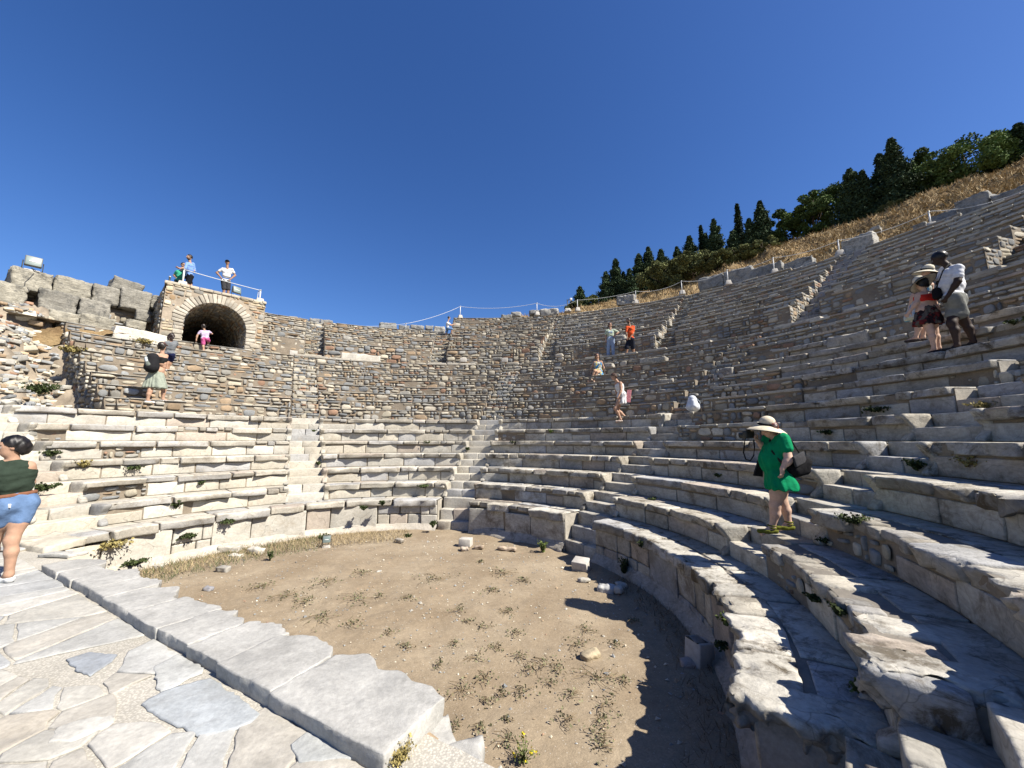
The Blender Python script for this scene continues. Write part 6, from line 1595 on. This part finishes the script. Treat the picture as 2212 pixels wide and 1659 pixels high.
# 5-7 men on the vault
A = VP(-1.25, 1.5, HV+.03)[0]; hu_ = A
person(dict(label='man in a green t-shirt behind the pointing man on the vault', at=A, res=.014, skin='tan', f=(.25, -.9, -.1), s=.98,
 head=(396, 573), neck=(394, 581), pelvis=(388, 608), sh=[(383, 586, 0), (401, 586, 0)], el=[(376, 595, .1), (402, 597, 0)], wr=[(383, 602, -.05), (396, 603, -.1)],
 kn=[(385, 624, 0), (392, 624, 0)], an=[(385, 640, 0), (392, 640, 0)], hair='short', shades=1, wear=[('tee', (.05, .36, .22)), ('shorts', (.02, .04, .05), .8), ('shoes', (.1, .1, .1))]))
A = VP(-.78, .95, HV+.03)[0]
person(dict(label='man in a light blue shirt and black shorts pointing left from the vault roof', at=A, res=.014, skin='tan', f=(-.9, -.35, 0), s=1.05, w=1.08, beard=1, belly=.03,
 head=(409, 556), neck=(411, 564), pelvis=(409, 597), sh=[(404, 569, -.1), (417, 570, .15)], el=[(401, 578, -.25), (420, 583, .15)], wr=[(389, 580, -.3), (413, 590, 0)], hd=[(382, 577, -.32), None], curl=.1,
 kn=[(406, 613, -.05), (411, 613, .1)], an=[(407, 631, -.05), (412, 630, .1)], hair='short', wear=[('tee', (.18, .30, .62), 1.2), ('shorts', (.012, .012, .015), .8), ('shoes', (.08, .08, .08))]))
A = VP(.82, 1.1, HV+.03)[0]
person(dict(label='man in a white t-shirt and black cap, hands on hips, on the vault', at=A, res=.014, skin='brown', f=(0, -.98, -.1), s=1.02,
 head=(491, 567), neck=(491, 576), pelvis=(488, 608), sh=[(481, 581, 0), (501, 582, 0)], el=[(468, 589, .05), (508, 595, .05)], wr=[(477, 599, -.08), (498, 603, -.08)],
 kn=[(484, 625, 0), (493, 626, 0)], an=[(483, 642, 0), (492, 643, 0)], hair='short', shades=1, hat=((.012, .012, .014), 'cap'), wear=[('tee', (.70, .70, .70)), ('shorts', (.045, .045, .05), .9), ('shoes', (.3, .3, .3))]))
# 8 climber at the sunken upper stairs
A = oncyl(966, 727, 18.4)
person(dict(label='person in a white t-shirt and jeans climbing the sunken stairs at the middle rim', at=A, res=.016, skin='tan', f=(.85, .3, 0), s=.86,
 head=(970, 687), neck=(968, 693), pelvis=(967, 709), sh=[(966, 697, -.12), (968, 697, .12)], el=[(974, 703, -.12), (975, 702, .15)], wr=[(981, 701, -.08), (981, 700, .15)],
 kn=[(976, 711, -.08), (965, 717, .1)], an=[(976, 720, -.05), (963, 724, .1)], hair='short', wear=[('tee', (.70, .71, .72)), ('trousers', (.14, .24, .40), 1.1), ('shoes', (.05, .05, .05))][:1]+[('shorts', (.14, .24, .40), 1.0), ('shoes', (.05, .05, .05))]))
# 9-12 middle right
A = oncyl(1319, 770, 14.2)
person(dict(label='woman in pale denim overalls, hand on hip, on the walkway', at=A, res=.0135, skin='tan', f=(.1, -.98, -.1), s=.96, shades=1,
 head=(1318, 702), neck=(1318, 709), pelvis=(1319, 734), sh=[(1310, 714, 0), (1327, 713, 0)], el=[(1308, 725, .03), (1336, 718, .03)], wr=[(1309, 735, 0), (1328, 725, -.08)],
 kn=[(1314, 752, 0), (1324, 752, 0)], an=[(1314, 766, 0), (1325, 766, 0)], hair='bob', hairc=(.05, .02, .015), wear=[('tee', (.45, .52, .40), .75), ('trousers', (.30, .38, .52), 1.1), ('shoes', (.4, .38, .36))]))
A = oncyl(1362, 769, 14.2)
person(dict(label='bearded man in an orange shirt and dark shorts on the walkway', at=A, res=.0135, skin='brown', f=(-.85, -.45, -.15), fb=(-.8, -.6, 0), s=1.04, w=1.08, beard=1, belly=.03,
 head=(1357, 693), neck=(1360, 701), pelvis=(1362, 733), sh=[(1354, 707, -.05), (1368, 706, .1)], el=[(1353, 719, -.1), (1368, 719, -.05)], wr=[(1355, 729, -.15), (1362, 729, -.15)],
 kn=[(1354, 751, -.05), (1367, 751, .1)], an=[(1353, 765, -.05), (1369, 764, .1)], hair='short', wear=[('tee', (.62, .09, .025), .8), ('shorts', (.015, .018, .03), 1.0), ('shoes', (.2, .18, .16))]))
sq = oncyl(1292, 806, 12.5); A = sq
person(dict(label='long haired woman in a colourful print dress sitting on a rubble row', at=A, res=.013, skin='tan', f=(.05, -.98, -.05), s=.96, shades=1,
 head=(1290, 769), neck=(1291, 777), pelvis=(1292, 801), sh=[(1284, 782, 0), (1299, 781, 0)], el=[(1278, 794, .08), (1304, 794, .08)], wr=[(1276, 805, .05), (1307, 805, .05)],
 kn=[(1284, 801, -.40), (1290, 804, -.38)], an=[(1278, 819, -.40), (1283, 823, -.44)], hair='verylong', hairc=(.05, .02, .015), print=('dress', (.60, .50, .08), (.62, .62, .55)),
 wear=[('dress', (.05, .22, .45), (1294, 812, -.12), .17), ('shoes', (.55, .45, .36))]))
A = seatpt(1338, 917)
o, J, K = person(dict(label='woman in a white dress with long hair, stepping down the rows', at=A, res=.0125, skin='tan', f=(-.7, -.3, -.6), fb=(-.8, -.45, 0), s=.95,
 head=(1326, 814), neck=(1333, 822), pelvis=(1343, 853), sh=[(1340, 827, -.1), (1331, 828, .15)], el=[(1342, 843, -.15), (1331, 844, .2)], wr=[(1337, 855, -.2), (1334, 856, .1)],
 kn=[(1329, 882, -.1), (1334, 886, .08)], an=[(1341, 906, -.05), (1352, 902, .12)], toe=[(1332, 912, -.08), (1343, 910, .1)], hair='verylong', hairc=(.07, .04, .025),
 wear=[('dress', (.68, .68, .68), (1342, 873), .17), ('shoes', (.6, .5, .42))]))
m = MB(); q = [J(a) for a in ((1355, 842, .12), (1352, 868, .12), (1361, 869, .12), (1364, 842, .12))]; V = q+[a+np.array([.03, .08, 0]) for a in q]; m.add(V, [[0, 1, 2, 3], [7, 6, 5, 4], [0, 4, 5, 1], [1, 5, 6, 2], [2, 6, 7, 3], [3, 7, 4, 0]], None, (.62, .25, .28)); tag(m.build('tote_bag', M['cloth'], smooth=False, origin=q[0]), 'pink tote bag behind the woman in the white dress', 'bag')
# white rucksack on the steps
A = oncyl(1497, 886, 9.0); b = Blob(); b.cap(A+[0, 0, .13], A+[0, 0, .30], .16, .11, .06); b.cap(A+[-.08, 0, .08], A+[.09, 0, .08], .10, .10, .05); b2 = Blob(); b2.cap(A+[-.02, -.12, .10], A+[-.02, -.10, .22], .09, .07, .03)
bag('rucksack', 'white rucksack left standing on the eroded steps', [('main_pouch', b, 'cloth', (.62, .66, .72)), ('front_pouch', b2, 'cloth', (.66, .69, .73)), ('strap', strap([A+[.10, 0, .34], A+[.2, -.02, .22], A+[.15, -.02, .05]], .012, (.3, .33, .36)), 'cloth', None)], 'backpack')
# ================================================================= camera, sun, sky
cam = bpy.data.cameras.new('camera'); co = bpy.data.objects.new('camera', cam); COL.objects.link(co); SC.camera = co
cam.sensor_width = 36; cam.lens = 36*FOC/2212; cam.clip_end = 3000; cam.clip_start = .05
co.location = (0, 0, 0); co.rotation_euler = (math.pi/2+PITCH, 0, 0)
SUN = np.array([2.45, -1.22, 2.74]); SUN /= np.linalg.norm(SUN)
el = math.asin(SUN[2]); az = math.atan2(SUN[0], SUN[1])
l = bpy.data.lights.new('sun', 'SUN'); l.energy = 5.0; l.angle = math.radians(.53); l.color = (1, .94, .84)
lo = bpy.data.objects.new('sun', l); COL.objects.link(lo)
from mathutils import Vector
lo.rotation_euler = Vector(SUN).to_track_quat('Z', 'Y').to_euler(); lo.location = (20, -12, 25)
w = bpy.data.worlds.new('World'); SC.world = w; w.use_nodes = True; nt = w.node_tree
sk = nt.nodes.new('ShaderNodeTexSky'); sk.sky_type = 'NISHITA'; sk.sun_disc = False; sk.sun_elevation = el; sk.sun_rotation = az
sk.air_density = 1.0; sk.dust_density = .6; sk.ozone_density = 4.5; sk.altitude = 300
hs = nt.nodes.new('ShaderNodeHueSaturation'); hs.inputs['Saturation'].default_value = 1.22; hs.inputs['Hue'].default_value = .512; nt.links.new(sk.outputs[0], hs.inputs['Color'])
nt.links.new(hs.outputs[0], nt.nodes['Background'].inputs[0]); nt.nodes['Background'].inputs[1].default_value = .068
SC.view_settings.view_transform = 'Standard'; SC.view_settings.look = 'None'; SC.view_settings.exposure = 1.18; SC.view_settings.gamma = 1
SC.render.engine = 'CYCLES'
